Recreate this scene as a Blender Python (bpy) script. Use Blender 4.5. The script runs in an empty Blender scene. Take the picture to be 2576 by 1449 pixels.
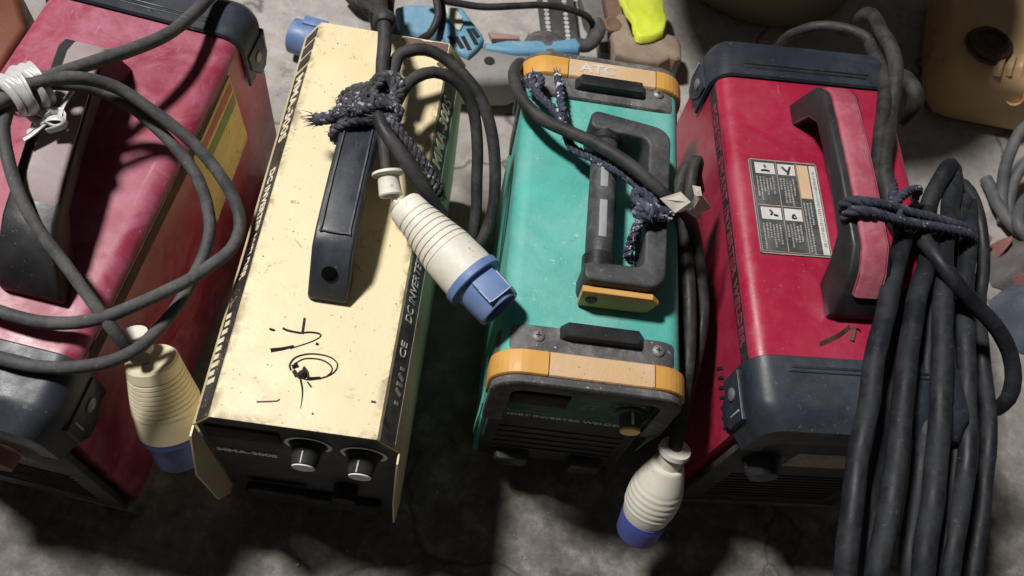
import bpy, bmesh, math, random
from mathutils import Vector, Matrix, noise as mn
random.seed(7)
SC = bpy.context.scene
COL = SC.collection

# ------------------------------------------------------------------ camera, world, lamp, exposure
CAM_H, PITCH, ROLL, FPX = 0.8432, 1.07966, 0.26776, 2146.6      # fitted to the photograph (2576 x 1449 px units)
W0, H0 = 2576.0, 1449.0
_F = Vector((0, math.cos(PITCH), -math.sin(PITCH)))
_R0 = Vector((1, 0, 0)); _U0 = _R0.cross(_F)
_R = math.cos(ROLL)*_R0 + math.sin(ROLL)*_U0
_U = -math.sin(ROLL)*_R0 + math.cos(ROLL)*_U0
_O = Vector((0, 0, CAM_H))
cd = bpy.data.cameras.new('camera'); cam = bpy.data.objects.new('camera', cd); COL.objects.link(cam)
cam.matrix_world = Matrix(((_R.x, _U.x, -_F.x, _O.x), (_R.y, _U.y, -_F.y, _O.y), (_R.z, _U.z, -_F.z, _O.z), (0, 0, 0, 1)))
cd.sensor_width = 36.0; cd.lens = FPX/W0*36.0; cd.clip_start = 0.01; cd.clip_end = 60
cd.dof.use_dof = True; cd.dof.focus_distance = 0.68; cd.dof.aperture_fstop = 11.0
SC.camera = cam
world = bpy.data.worlds.new('World'); SC.world = world; world.use_nodes = True
bg = world.node_tree.nodes['Background']
bg.inputs[0].default_value = (1.0, 0.95, 0.92, 1); bg.inputs[1].default_value = 0.052
LAMP_POS = (-1.45, 0.62, 3.0)
ld = bpy.data.lights.new('bare_bulb', 'POINT'); ld.energy = 560; ld.shadow_soft_size = 0.19; ld.color = (1.0, 0.97, 0.935)
lamp = bpy.data.objects.new('bare_bulb', ld); lamp.location = LAMP_POS; COL.objects.link(lamp)
SC.view_settings.view_transform = 'Standard'; SC.view_settings.look = 'None'
SC.view_settings.exposure = 0.0; SC.view_settings.gamma = 1.0; SC.view_settings.use_curve_mapping = False

# ------------------------------------------------------------------ helpers
def at(px, py, z):
    """point at height z seen at photograph pixel (px, py)"""
    d = _F*FPX + _R*(px-W0/2) + _U*(H0/2-py)
    return _O + d*((z-_O.z)/d.z)
def pts(*l): return [at(*q) for q in l]

def put(bm, other):
    me = bpy.data.meshes.new('t'); other.to_mesh(me); bm.from_mesh(me); bpy.data.meshes.remove(me); other.free()

def link(name, bm, mat, parent=None, angle=35, smooth=True, base=True):
    bmesh.ops.recalc_face_normals(bm, faces=bm.faces[:])
    me = bpy.data.meshes.new(name)
    o = bpy.data.objects.new(name, me)
    if parent is None and base:
        n = max(1, len(bm.verts)); c = Vector((sum(v.co.x for v in bm.verts)/n, sum(v.co.y for v in bm.verts)/n, min(v.co.z for v in bm.verts)))
        bmesh.ops.translate(bm, vec=-c, verts=bm.verts[:]); o.location = c
    else:
        q = parent
        while q is not None and not q.get('_world'): q = q.parent
        if q is not None: bmesh.ops.translate(bm, vec=-Vector(q['_base']), verts=bm.verts[:])
    bm.to_mesh(me); bm.free()
    if smooth:
        me.polygons.foreach_set('use_smooth', [True]*len(me.polygons)); me.set_sharp_from_angle(angle=math.radians(angle))
    for m in (mat if isinstance(mat, (list, tuple)) else [mat]): me.materials.append(m)
    COL.objects.link(o)
    if parent is not None: o.parent = parent
    return o

def tag(o, label, cat, group=None):
    o['label'] = label; o['category'] = cat
    if group: o['group'] = group
    return o

def empty(name, loc, rz, label, cat, group=None, worldspace=False):
    o = bpy.data.objects.new(name, None); o.location = loc; o.rotation_euler = (0, 0, rz); o.empty_display_size = .05
    COL.objects.link(o)
    if worldspace: o['_world'] = 1; o['_base'] = tuple(loc)
    return tag(o, label, cat, group)

def box(bm, c, s, bev=0.0, seg=2, rot=None):
    t = bmesh.new(); bmesh.ops.create_cube(t, size=1.0)
    bmesh.ops.scale(t, vec=Vector(s), verts=t.verts[:])
    if bev: bmesh.ops.bevel(t, geom=t.edges[:], offset=bev, segments=seg, profile=.5, affect='EDGES')
    M = Matrix.Translation(Vector(c)) @ (rot.to_4x4() if rot else Matrix.Identity(4))
    bmesh.ops.transform(t, matrix=M, verts=t.verts[:]); put(bm, t)

def prism(bm, poly, axis, a, b, bev=0.0, seg=2, bev_all=False):
    """extrude a 2-D polygon along axis ('x': poly=(y,z), 'y': poly=(x,z), 'z': poly=(x,y))"""
    t = bmesh.new()
    def v3(p, h):
        return {'x': (h, p[0], p[1]), 'y': (p[0], h, p[1]), 'z': (p[0], p[1], h)}[axis]
    A = [t.verts.new(v3(p, a)) for p in poly]; B = [t.verts.new(v3(p, b)) for p in poly]
    n = len(poly)
    fa = t.faces.new(A); fb = t.faces.new(B[::-1])
    for i in range(n): t.faces.new((A[i], B[i], B[(i+1) % n], A[(i+1) % n]))
    bmesh.ops.recalc_face_normals(t, faces=t.faces[:])
    if bev:
        ed = t.edges[:] if bev_all else list({e for f in (fa, fb) for e in f.edges})
        bmesh.ops.bevel(t, geom=ed, offset=bev, segments=seg, profile=.5, affect='EDGES')
    put(bm, t)

def arc(cx, cz, rx, rz, a0, a1, n):
    return [(cx+rx*math.cos(math.radians(a0+(a1-a0)*i/n)), cz+rz*math.sin(math.radians(a0+(a1-a0)*i/n))) for i in range(n+1)]

def spline(P, step=0.006):
    P = [Vector(p) for p in P]
    if len(P) == 2: P = [P[0], (P[0]+P[1])/2, P[1]]
    out = []
    Q = [P[0]*2-P[1]] + P + [P[-1]*2-P[-2]]
    for i in range(1, len(Q)-2):
        p0, p1, p2, p3 = Q[i-1:i+3]
        n = max(2, int((p2-p1).length/step))
        for k in range(n):
            t = k/n
            out.append(0.5*((2*p1)+(p2-p0)*t+(2*p0-5*p1+4*p2-p3)*t*t+(3*p1-p0-3*p2+p3)*t**3))
    out.append(P[-1]); return out

def frames(C):
    n = len(C); T = []
    for i in range(n):
        d = C[min(i+1, n-1)]-C[max(i-1, 0)]
        T.append(d.normalized() if d.length > 1e-9 else Vector((1, 0, 0)))
    u = T[0].orthogonal().normalized(); fr = []
    for i in range(n):
        u = (u - T[i]*u.dot(T[i])); u = u.normalized() if u.length > 1e-6 else T[i].orthogonal().normalized()
        fr.append((T[i], u, T[i].cross(u)))
    return fr

def tube(bm, P, r, seg=14, step=0.006, wob=0.0, flat=1.0, smoothed=True, seed=0):
    C = spline(P, step) if smoothed else [Vector(p) for p in P]
    if wob:
        C = [c + Vector((mn.noise(c*22+Vector((seed, 0, 0))), mn.noise(c*22+Vector((seed, 9, 0))), mn.noise(c*22+Vector((seed, 0, 9)))))*wob for c in C]
    fr = frames(C); n = len(C); rings = []
    for i, (c, (t, u, v)) in enumerate(zip(C, fr)):
        rr = r(i/(n-1)) if callable(r) else r
        if wob: rr *= 1+.05*mn.noise(c*60+Vector((seed, 3, 3)))
        rings.append([bm.verts.new(c+(u*math.cos(2*math.pi*k/seg)+v*math.sin(2*math.pi*k/seg)*flat)*rr) for k in range(seg)])
    for i in range(n-1):
        for k in range(seg):
            bm.faces.new((rings[i][k], rings[i][(k+1) % seg], rings[i+1][(k+1) % seg], rings[i+1][k]))
    bm.faces.new(rings[0][::-1]); bm.faces.new(rings[-1])

def lathe(bm, prof, A, d, seg=36, sx=1.0, up=None):
    """prof: list of (t, r) along unit direction d from A"""
    d = Vector(d).normalized(); A = Vector(A)
    u = (Vector(up) if up else d.orthogonal()); u = (u-d*u.dot(d)).normalized(); v = d.cross(u)
    rings = []
    for t, r in prof:
        rings.append([bm.verts.new(A+d*t+(u*math.cos(2*math.pi*k/seg)+v*math.sin(2*math.pi*k/seg)*sx)*max(r, 1e-5)) for k in range(seg)])
    for i in range(len(rings)-1):
        for k in range(seg):
            bm.faces.new((rings[i][k], rings[i][(k+1) % seg], rings[i+1][(k+1) % seg], rings[i+1][k]))
    bm.faces.new(rings[0][::-1]); bm.faces.new(rings[-1])

def rope(bm, P, R, pitch=0.016, strands=3, step=0.0022, fuzz=40, seed=1, ends=True):
    C = spline(P, step); fr = frames(C); n = len(C)
    L = 0.0; ph = []
    for i in range(n):
        if i: L += (C[i]-C[i-1]).length
        ph.append(L)
    rnd = random.Random(seed)
    for s in range(strands):
        pth = []
        for i in range(n):
            a = 2*math.pi*(ph[i]/pitch+s/strands); t, u, v = fr[i]
            pth.append(C[i]+(u*math.cos(a)+v*math.sin(a))*R*.52)
        tube(bm, pth, lambda q: R*.56, seg=7, smoothed=False)
    for k in range(int(fuzz*L/0.05)):                              # loose fibres
        i = rnd.randrange(n); t, u, v = fr[i]; a = rnd.uniform(0, 6.28)
        o = u*math.cos(a)+v*math.sin(a)
        p = C[i]+o*R*.95; q = p+o*R*rnd.uniform(.2, .9)+t*R*rnd.uniform(-1.4, 1.4)
        w = t.cross(o)*R*.09
        bm.faces.new([bm.verts.new(x) for x in (p-w, p+w, q)])
    if ends:
        for i in (0, n-1):
            t, u, v = fr[i]; sg = -1 if i == 0 else 1
            for k in range(26):
                a = rnd.uniform(0, 6.28); o = (u*math.cos(a)+v*math.sin(a))*R*rnd.uniform(.2, 1.1)
                p = C[i]+o; q = p+t*sg*R*rnd.uniform(.8, 2.6)+o*rnd.uniform(-.2, .9); w = t.cross(o).normalized()*R*.13
                bm.faces.new([bm.verts.new(x) for x in (p-w, p+w, q)])

def text(name, s, size, o, right, up, mat, parent, depth=0.0004, font_shear=0.0, sx=1.0, bold=0.0, align='LEFT', fit=None):
    cu = bpy.data.curves.new(name, 'FONT'); cu.body = s; cu.size = size; cu.extrude = depth; cu.align_x = align; cu.align_y = 'CENTER'
    cu.shear = font_shear; cu.offset = bold; cu.resolution_u = 3
    t = bpy.data.objects.new(name+'_src', cu); COL.objects.link(t)
    bpy.context.view_layer.update()
    me = bpy.data.meshes.new_from_object(t.evaluated_get(bpy.context.evaluated_depsgraph_get()))
    bpy.data.objects.remove(t); bpy.data.curves.remove(cu)
    if fit:
        xs = [v.co.x for v in me.vertices]; sx = fit/(max(xs)-min(xs))
    r = Vector(right).normalized(); u = Vector(up).normalized(); nrm = r.cross(u); o = Vector(o)
    M = Matrix(((r.x*sx, u.x, nrm.x, o.x), (r.y*sx, u.y, nrm.y, o.y), (r.z*sx, u.z, nrm.z, o.z), (0, 0, 0, 1)))
    me.transform(M); me.materials.clear(); me.materials.append(mat); me.name = name
    ob = bpy.data.objects.new(name, me); COL.objects.link(ob); ob.parent = parent
    return ob

def outline(bm, px, z0, z1, bev=0.004, seg=2):
    """solid standing between heights z0 and z1 whose top outline is seen at the given pixels"""
    P = [at(x, y, z1) for x, y in px]
    prism(bm, [(p.x, p.y) for p in P], 'z', z0, z1, bev, seg)

# ------------------------------------------------------------------ materials
def M(name, col, rough=.5, dust=None, dust_amt=0.0, dust_scale=18, speck=None, speck_amt=0.0, speck_scale=160, speck_lo=.66, bump=.15, bump_scale=250,
      spec=.5, var=.12, metal=0.0, stain=None, stain_amt=0.0, stain_scale=30, edge=None, coat=0.0, sss=0.0, streak=None, dust_mask=None):
    m = bpy.data.materials.new(name); m.use_nodes = True; nt = m.node_tree; N = nt.nodes; Lk = nt.links
    b = N['Principled BSDF']; b.inputs['Metallic'].default_value = metal
    b.inputs['Specular IOR Level'].default_value = spec; b.inputs['Coat Weight'].default_value = coat; b.inputs['Coat Roughness'].default_value = .12
    tc = N.new('ShaderNodeTexCoord'); co = tc.outputs['Object']
    def noise(scale, detail=6, rough=.6, dist=0.0, vec=None):
        n = N.new('ShaderNodeTexNoise'); n.inputs['Scale'].default_value = scale; n.inputs['Detail'].default_value = detail
        n.inputs['Roughness'].default_value = rough; n.inputs['Distortion'].default_value = dist
        Lk.new(vec or co, n.inputs['Vector']); return n.outputs['Fac']
    def ramp(f, lo, hi, v0=0.0, v1=1.0):
        r = N.new('ShaderNodeMapRange'); r.inputs['From Min'].default_value = lo; r.inputs['From Max'].default_value = hi
        r.inputs['To Min'].default_value = v0; r.inputs['To Max'].default_value = v1; r.interpolation_type = 'SMOOTHSTEP'
        Lk.new(f, r.inputs['Value']); return r.outputs['Result']
    def mix(f, a, c):
        x = N.new('ShaderNodeMix'); x.data_type = 'RGBA'
        if isinstance(f, (int, float)): x.inputs['Factor'].default_value = f
        else: Lk.new(f, x.inputs['Factor'])
        for i, q in ((6, a), (7, c)):
            if isinstance(q, tuple): x.inputs[i].default_value = (*q, 1) if len(q) == 3 else q
            else: Lk.new(q, x.inputs[i])
        return x.outputs[2]
    def math_(op, a, c):
        x = N.new('ShaderNodeMath'); x.operation = op
        for i, q in ((0, a), (1, c)):
            if isinstance(q, (int, float)): x.inputs[i].default_value = q
            else: Lk.new(q, x.inputs[i])
        return x.outputs[0]
    lo = tuple(c*(1-var) for c in col); hi = tuple(min(1, c*(1+var)) for c in col)
    c = mix(ramp(noise(9, 4), .3, .7), lo, hi)
    rg = None
    if dust:
        f = math_('MULTIPLY', ramp(noise(dust_scale, 8, .68, .6), .38, .66), ramp(noise(dust_scale*5.3, 6, .7), .15, .75, .35, 1))
        f = math_('MULTIPLY', f, dust_amt); f = math_('ADD', f, dust_amt*.18)
        if dust_mask:                                              # (axis, lo, hi): dust lies between two object coordinates
            s = N.new('ShaderNodeSeparateXYZ'); Lk.new(co, s.inputs[0])
            f = math_('MULTIPLY', f, ramp(s.outputs[dust_mask[0]], dust_mask[1], dust_mask[2], .25, 1.0))
        c = mix(f, c, dust); rg = f
    if stain:
        f = math_('MULTIPLY', ramp(noise(stain_scale, 9, .72, 1.2), .575, .66), ramp(noise(stain_scale*6, 5, .7), .35, .6))
        c = mix(math_('MULTIPLY', f, stain_amt), c, stain)
    if streak:                                                     # wear that runs along the length
        mp = N.new('ShaderNodeMapping'); mp.inputs['Scale'].default_value = (210, 20, 210); Lk.new(co, mp.inputs['Vector'])
        c = mix(math_('MULTIPLY', ramp(noise(1.0, 5, .6, .4, mp.outputs[0]), .66, .74), .4), c, streak)
    if edge:                                                       # paint rubbed brown along the folds and the front edge
        s3 = N.new('ShaderNodeSeparateXYZ'); Lk.new(co, s3.inputs[0]); ax = math_('ABSOLUTE', s3.outputs[0], 0)
        near = math_('MULTIPLY', math_('MAXIMUM', ramp(ax, .051, .0585), ramp(s3.outputs[1], -.190, -.180, 1, 0)), ramp(s3.outputs[2], .235, .250))
        near = math_('MULTIPLY', near, ramp(noise(48, 8, .72, .8), .46, .60))
        c = mix(math_('MULTIPLY', near, .62), c, edge)
    if speck:
        f = math_('MULTIPLY', ramp(noise(speck_scale, 3, .5), speck_lo, speck_lo+.04), ramp(noise(speck_scale*.13, 3), .4, .6))
        c = mix(math_('MULTIPLY', f, speck_amt), c, speck)
    Lk.new(c, b.inputs['Base Color'])
    r = ramp(noise(35, 6), .3, .7, max(.03, rough-.1), min(1, rough+.12))
    if rg is not None: r = math_('MINIMUM', math_('ADD', r, math_('MULTIPLY', rg, .5)), 1.0)
    Lk.new(r, b.inputs['Roughness'])
    if sss: b.inputs['Subsurface Weight'].default_value = sss; b.inputs['Subsurface Radius'].default_value = (.006, .005, .004)
    if bump:
        bp = N.new('ShaderNodeBump'); bp.inputs['Strength'].default_value = bump; bp.inputs['Distance'].default_value = .002
        Lk.new(noise(bump_scale, 5, .6), bp.inputs['Height']); Lk.new(bp.outputs[0], b.inputs['Normal'])
    m['nodes'] = 1
    return m

def worn(name, base, under, amt=.5, scale=70, rough=.45):
    """printed film that has rubbed off to the colour beneath"""
    m = M(name, base, rough, dust=(.12, .11, .10), dust_amt=.5, bump=.1, var=.2, stain=under, stain_amt=1.0, stain_scale=scale)
    for n in m.node_tree.nodes:
        if n.bl_idname == 'ShaderNodeMapRange' and abs(n.inputs['From Min'].default_value-.575) < 1e-4:
            n.inputs['From Min'].default_value = .70-amt*.3; n.inputs['From Max'].default_value = .735-amt*.3
    return m

DUST = (.36, .33, .30)
m_yel = M('cream_yellow_paint', (.71, .60, .36), .42, dust=(.66, .58, .44), dust_amt=.35, stain=(.20, .125, .055), stain_amt=.75, stain_scale=30, edge=(.16, .10, .05),
          speck=(.09, .06, .035), speck_amt=.9, speck_scale=300, bump=.08, var=.06)
m_red = M('red_paint', (.31, .0065, .036), .30, coat=.35, dust=(.40, .10, .15), dust_amt=.24, dust_scale=17, speck=(.55, .30, .34), speck_amt=.22, speck_scale=320, streak=(.42, .12, .17), bump=.05, var=.1, spec=.55)
m_redold = M('dusty_red_paint', (.225, .007, .034), .36, coat=.25, dust=(.44, .18, .25), dust_amt=.5, dust_scale=21, speck=(.55, .40, .42), speck_amt=.3, speck_scale=300, streak=(.45, .22, .27), bump=.05, spec=.5)
m_teal = M('teal_paint', (.048, .345, .295), .5, dust=(.24, .46, .41), dust_amt=.5, dust_scale=14, speck=(.5, .6, .55), speck_amt=.4, bump=.2, bump_scale=480, var=.16, stain=(.05, .22, .16), stain_amt=.5, stain_scale=40)
m_black = M('black_plastic', (.012, .0125, .015), .42, dust=(.12, .11, .11), dust_amt=.13, speck=(.5, .48, .45), speck_amt=0.1, speck_scale=300, bump=0.07, bump_scale=500, spec=0.35)
m_bezel = M('blue_black_plastic', (.016, .020, .029), .40, dust=(.12, .135, .16), dust_amt=.20, dust_scale=16, speck=(.5, .5, .5), speck_amt=0.12, speck_scale=260, bump=0.06, bump_scale=600, streak=(.2, .21, .22), spec=0.4)
m_blackdirty = M('dusty_black_plastic', (.025, .027, .031), .6, dust=(.30, .285, .27), dust_amt=.62, dust_scale=28, speck=(.6, .57, .5), speck_amt=.5, speck_scale=260, bump=.3)
m_panel = M('black_panel', (.016, .016, .017), .5, dust=(.10, .095, .085), dust_amt=.4, dust_scale=30, bump=.1)
m_deep = M('dark_recess', (.010, .010, .010), .8, bump=0)
m_hole = M('hole_black', (.003, .003, .003), .95, bump=0, spec=.05)
m_gpanel = M('dark_green_panel', (.010, .085, .050), .45, dust=(.045, .10, .072), dust_amt=.3, bump=.08)
m_orange = M('orange_rubber_clean', (.56, .285, .050), .42, dust=(.6, .38, .18), dust_amt=.35, bump=.08, var=.08)
m_orangedusty = M('orange_rubber_dusty', (.56, .36, .185), .62, dust=(.56, .42, .30), dust_amt=.75, dust_scale=22, speck=(.14, .08, .04), speck_amt=1, speck_scale=330, bump=.3, bump_scale=380)
m_bright = M('pale_grey_print', (.85, .83, .80), .6, bump=0)
m_knobcap = M('grey_knob_cap', (.78, .77, .76), .5, bump=.05)
m_yelcap = M('yellow_knob_cap', (.85, .60, .15), .5, bump=.05)
m_white = M('white_print', (.62, .60, .56), .6, bump=0, dust=(.2, .19, .17), dust_amt=.4, dust_scale=80)
m_greyprint = M('faded_grey_print', (.36, .36, .35), .6, bump=0, dust=(.06, .06, .06), dust_amt=.5, dust_scale=120)
m_redprint = M('dull_red_print', (.30, .03, .06), .6, bump=0, dust=(.05, .01, .015), dust_amt=.75, dust_scale=120)
m_yelprint = M('cream_print', (.74, .66, .48), .6, bump=0, dust=(.10, .08, .06), dust_amt=.18, dust_scale=110)
m_strip = worn('worn_black_strip', (.013, .012, .011), (.66, .52, .27), .34, 110)
m_strip2 = M('scuffed_black_strip', (.022, .022, .023), .4, dust=(.30, .28, .23), dust_amt=.32, dust_scale=38, bump=.1, streak=(.33, .31, .27))
m_redstrip = M('black_red_strip', (.020, .011, .014), .5, dust=(.14, .05, .06), dust_amt=.4, dust_scale=40, bump=.1)
m_dirtstrip = M('dirty_brown_strip', (.035, .018, .012), .8, dust=(.15, .08, .05), dust_amt=.7, dust_scale=50, bump=.3)
m_ink = M('black_marker_ink', (.015, .013, .012), .5, bump=0)
m_rub = M('black_rubber', (.013, .0135, .0145), .5, dust=(.13, .125, .12), dust_amt=.32, dust_scale=30, speck=(.45, .43, .40), speck_amt=0.1, speck_scale=380, bump=0.15, bump_scale=180, spec=0.3)
m_rubgrey = M('dusty_grey_rubber', (.036, .037, .040), .6, dust=(.19, .185, .18), dust_amt=.42, dust_scale=42, speck=(.5, .48, .45), speck_amt=0.15, speck_scale=380, bump=.3, bump_scale=160, spec=0.3)
m_weld = M('welding_cable_rubber', (.007, .008, .0105), .5, dust=(.052, .056, .064), dust_amt=.40, dust_scale=34, speck=(.40, .39, .37), speck_amt=0.08, speck_scale=330, bump=0.12, bump_scale=120, spec=0.25)
m_rope = M('navy_rope', (.014, .016, .034), .85, dust=(.15, .16, .23), dust_amt=.45, dust_scale=75, speck=(.75, .77, .85), speck_amt=1, speck_scale=230, bump=.4, bump_scale=700, speck_lo=0.57)
m_ropedark = M('dark_twisted_rope', (.012, .013, .026), .8, dust=(.11, .115, .17), dust_amt=.45, dust_scale=75, speck=(.6, .62, .7), speck_amt=.5, speck_scale=230, speck_lo=.64, bump=.4, bump_scale=700)
m_ropefuzz = M('fuzzy_black_rope', (.010, .010, .014), .9, dust=(.22, .22, .25), dust_amt=.45, dust_scale=150, speck=(.6, .6, .66), speck_amt=.9, speck_scale=240, bump=.5, bump_scale=800, speck_lo=0.59)
m_plug = M('off_white_plug_plastic', (.66, .635, .56), .5, dust=(.45, .41, .34), dust_amt=.35, dust_scale=40, speck=(.15, .12, .09), speck_amt=.5, speck_scale=250, bump=.08, sss=.1)
m_plugy = M('yellowed_plug_plastic', (.68, .61, .43), .5, dust=(.48, .40, .25), dust_amt=.3, dust_scale=40, bump=.08, sss=.1)
m_blue = M('blue_plug_plastic', (.10, .175, .37), .45, dust=(.25, .30, .40), dust_amt=.4, dust_scale=34, bump=.08)
m_bluedk = M('dark_blue_plug_plastic', (.045, .065, .27), .45, dust=(.12, .13, .2), dust_amt=.3, bump=.08)
m_tie = M('white_plastic_twine', (.50, .49, .48), .24, dust=(.40, .38, .36), dust_amt=.2, dust_scale=60, bump=.15, bump_scale=300, sss=.15)
m_paper = M('masking_tape', (.62, .58, .50), .75, dust=(.4, .36, .3), dust_amt=.4, dust_scale=50, bump=.2)
m_inlay = M('pale_grey_inlay', (.25, .26, .27), .5, dust=(.36, .35, .34), dust_amt=.6, dust_scale=70)
m_greyblack = M('grey_black_plastic', (.020, .021, .024), .5, dust=(.17, .17, .17), dust_amt=.32, dust_scale=26, speck=(.4, .4, .4), speck_amt=0.15, speck_scale=340, bump=.2)
m_grip = M('dark_grip_rubber', (.028, .030, .034), .55, dust=(.20, .20, .20), dust_amt=.35, dust_scale=45, bump=.25, spec=0.35)
m_metal = M('grey_screw_metal', (.26, .26, .25), .45, metal=.6, dust=(.2, .19, .17), dust_amt=.5, dust_scale=200, bump=.1)
m_label = M('black_label_film', (.030, .032, .035), .42, dust=(.16, .155, .15), dust_amt=.5, dust_scale=60, bump=.05)
m_labelw = M('white_label_print', (.60, .59, .57), .5, dust=(.3, .29, .27), dust_amt=.4, dust_scale=120, bump=0)
m_labelt = M('tan_label_print', (.62, .43, .27), .55, dust=(.4, .3, .2), dust_amt=.4, bump=0)
m_labelline = M('beige_label_line', (.36, .30, .25), .5, bump=0, dust=(.1, .09, .08), dust_amt=.5, dust_scale=150)
m_sticker = M('aged_yellow_sticker', (.52, .42, .18), .6, dust=(.30, .22, .10), dust_amt=.5, dust_scale=30, speck=(.12, .08, .04), speck_amt=.8, bump=.1)
m_stgreen = M('green_sticker_band', (.12, .17, .06), .6, bump=0, dust=(.3, .25, .12), dust_amt=.3)
m_stred = M('red_sticker_band', (.36, .07, .05), .6, bump=0, dust=(.35, .25, .12), dust_amt=.4)
m_brown = M('chipped_brown_primer', (.11, .065, .055), .7, dust=(.2, .14, .12), dust_amt=.5, dust_scale=60, bump=.3)
m_toolgrey = M('grey_tool_plastic', (.20, .195, .185), .55, dust=(.34, .32, .29), dust_amt=.5, dust_scale=22, bump=.2)
m_toolblue = M('blue_tool_plastic', (.085, .27, .43), .5, dust=(.30, .38, .43), dust_amt=.65, dust_scale=20, bump=.15)
m_toollabel = M('cream_tool_badge', (.50, .54, .46), .5, dust=(.35, .36, .3), dust_amt=.3, bump=.05)
m_wood = M('weathered_brown_wood', (.23, .165, .115), .8, dust=(.36, .30, .25), dust_amt=.6, dust_scale=30, speck=(.06, .04, .03), speck_amt=.8, speck_scale=150, bump=.5, bump_scale=90, stain=(.10, .065, .045), stain_amt=.7, stain_scale=24)
m_wooddk = M('reddish_brown_wood', (.14, .075, .045), .75, dust=(.27, .2, .16), dust_amt=.5, dust_scale=26, bump=.4, bump_scale=90)
m_neon = M('fluorescent_yellow_plastic', (.62, .70, .04), .45, dust=(.45, .48, .14), dust_amt=.3, dust_scale=40, stain=(.22, .22, .07), stain_amt=.8, stain_scale=34, bump=.5, bump_scale=60)
m_bucket = M('olive_beige_plastic', (.21, .185, .105), .6, dust=(.26, .23, .16), dust_amt=.4, bump=.1)
m_jerry = M('cream_jerrycan_plastic', (.55, .37, .18), .45, dust=(.58, .45, .30), dust_amt=.4, dust_scale=10, bump=.08, sss=.15, stain=(0.24, 0.13, 0.055), stain_amt=0.7, stain_scale=14)
m_jhole = M('brown_cap_plastic', (.06, .034, .022), .7, bump=.2)
m_rust = M('orange_brown_paint', (.13, .026, .008), .5, dust=(.16, .06, .03), dust_amt=.3, bump=.1)
m_greycable = M('grey_pvc_cable', (.075, .078, .085), .55, dust=(.17, .165, .16), dust_amt=.5, dust_scale=30, bump=.15)
m_ragdark = M('grey_rag_cloth', (.085, .08, .078), .9, dust=(.2, .18, .17), dust_amt=.5, dust_scale=40, bump=.6, bump_scale=420)
m_ragpink = M('pink_rag_cloth', (.27, .11, .10), .9, dust=(.3, .2, .18), dust_amt=.4, dust_scale=40, bump=.5, bump_scale=420)
m_denim = M('blue_grey_cloth', (.055, .07, .10), .9, dust=(.16, .17, .2), dust_amt=.45, dust_scale=40, bump=.6, bump_scale=420)
m_leather = M('tan_scrap', (.30, .12, .06), .7, dust=(.3, .2, .13), dust_amt=.4, bump=.2)
m_ruler = M('black_perforated_steel', (.025, .026, .028), .5, dust=(.15, .15, .15), dust_amt=.4, bump=.1)
m_dot = M('pale_hole_edge', (.42, .41, .40), .6, bump=0)
m_plate = M('dull_grey_steel', (.16, .155, .15), .55, metal=.3, dust=(.24, .22, .2), dust_amt=.5, bump=.2)
m_redbit = M('faded_red_strip_paint', (.30, .17, .165), .7, dust=(.4, .3, .28), dust_amt=.6, bump=.1)

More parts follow.
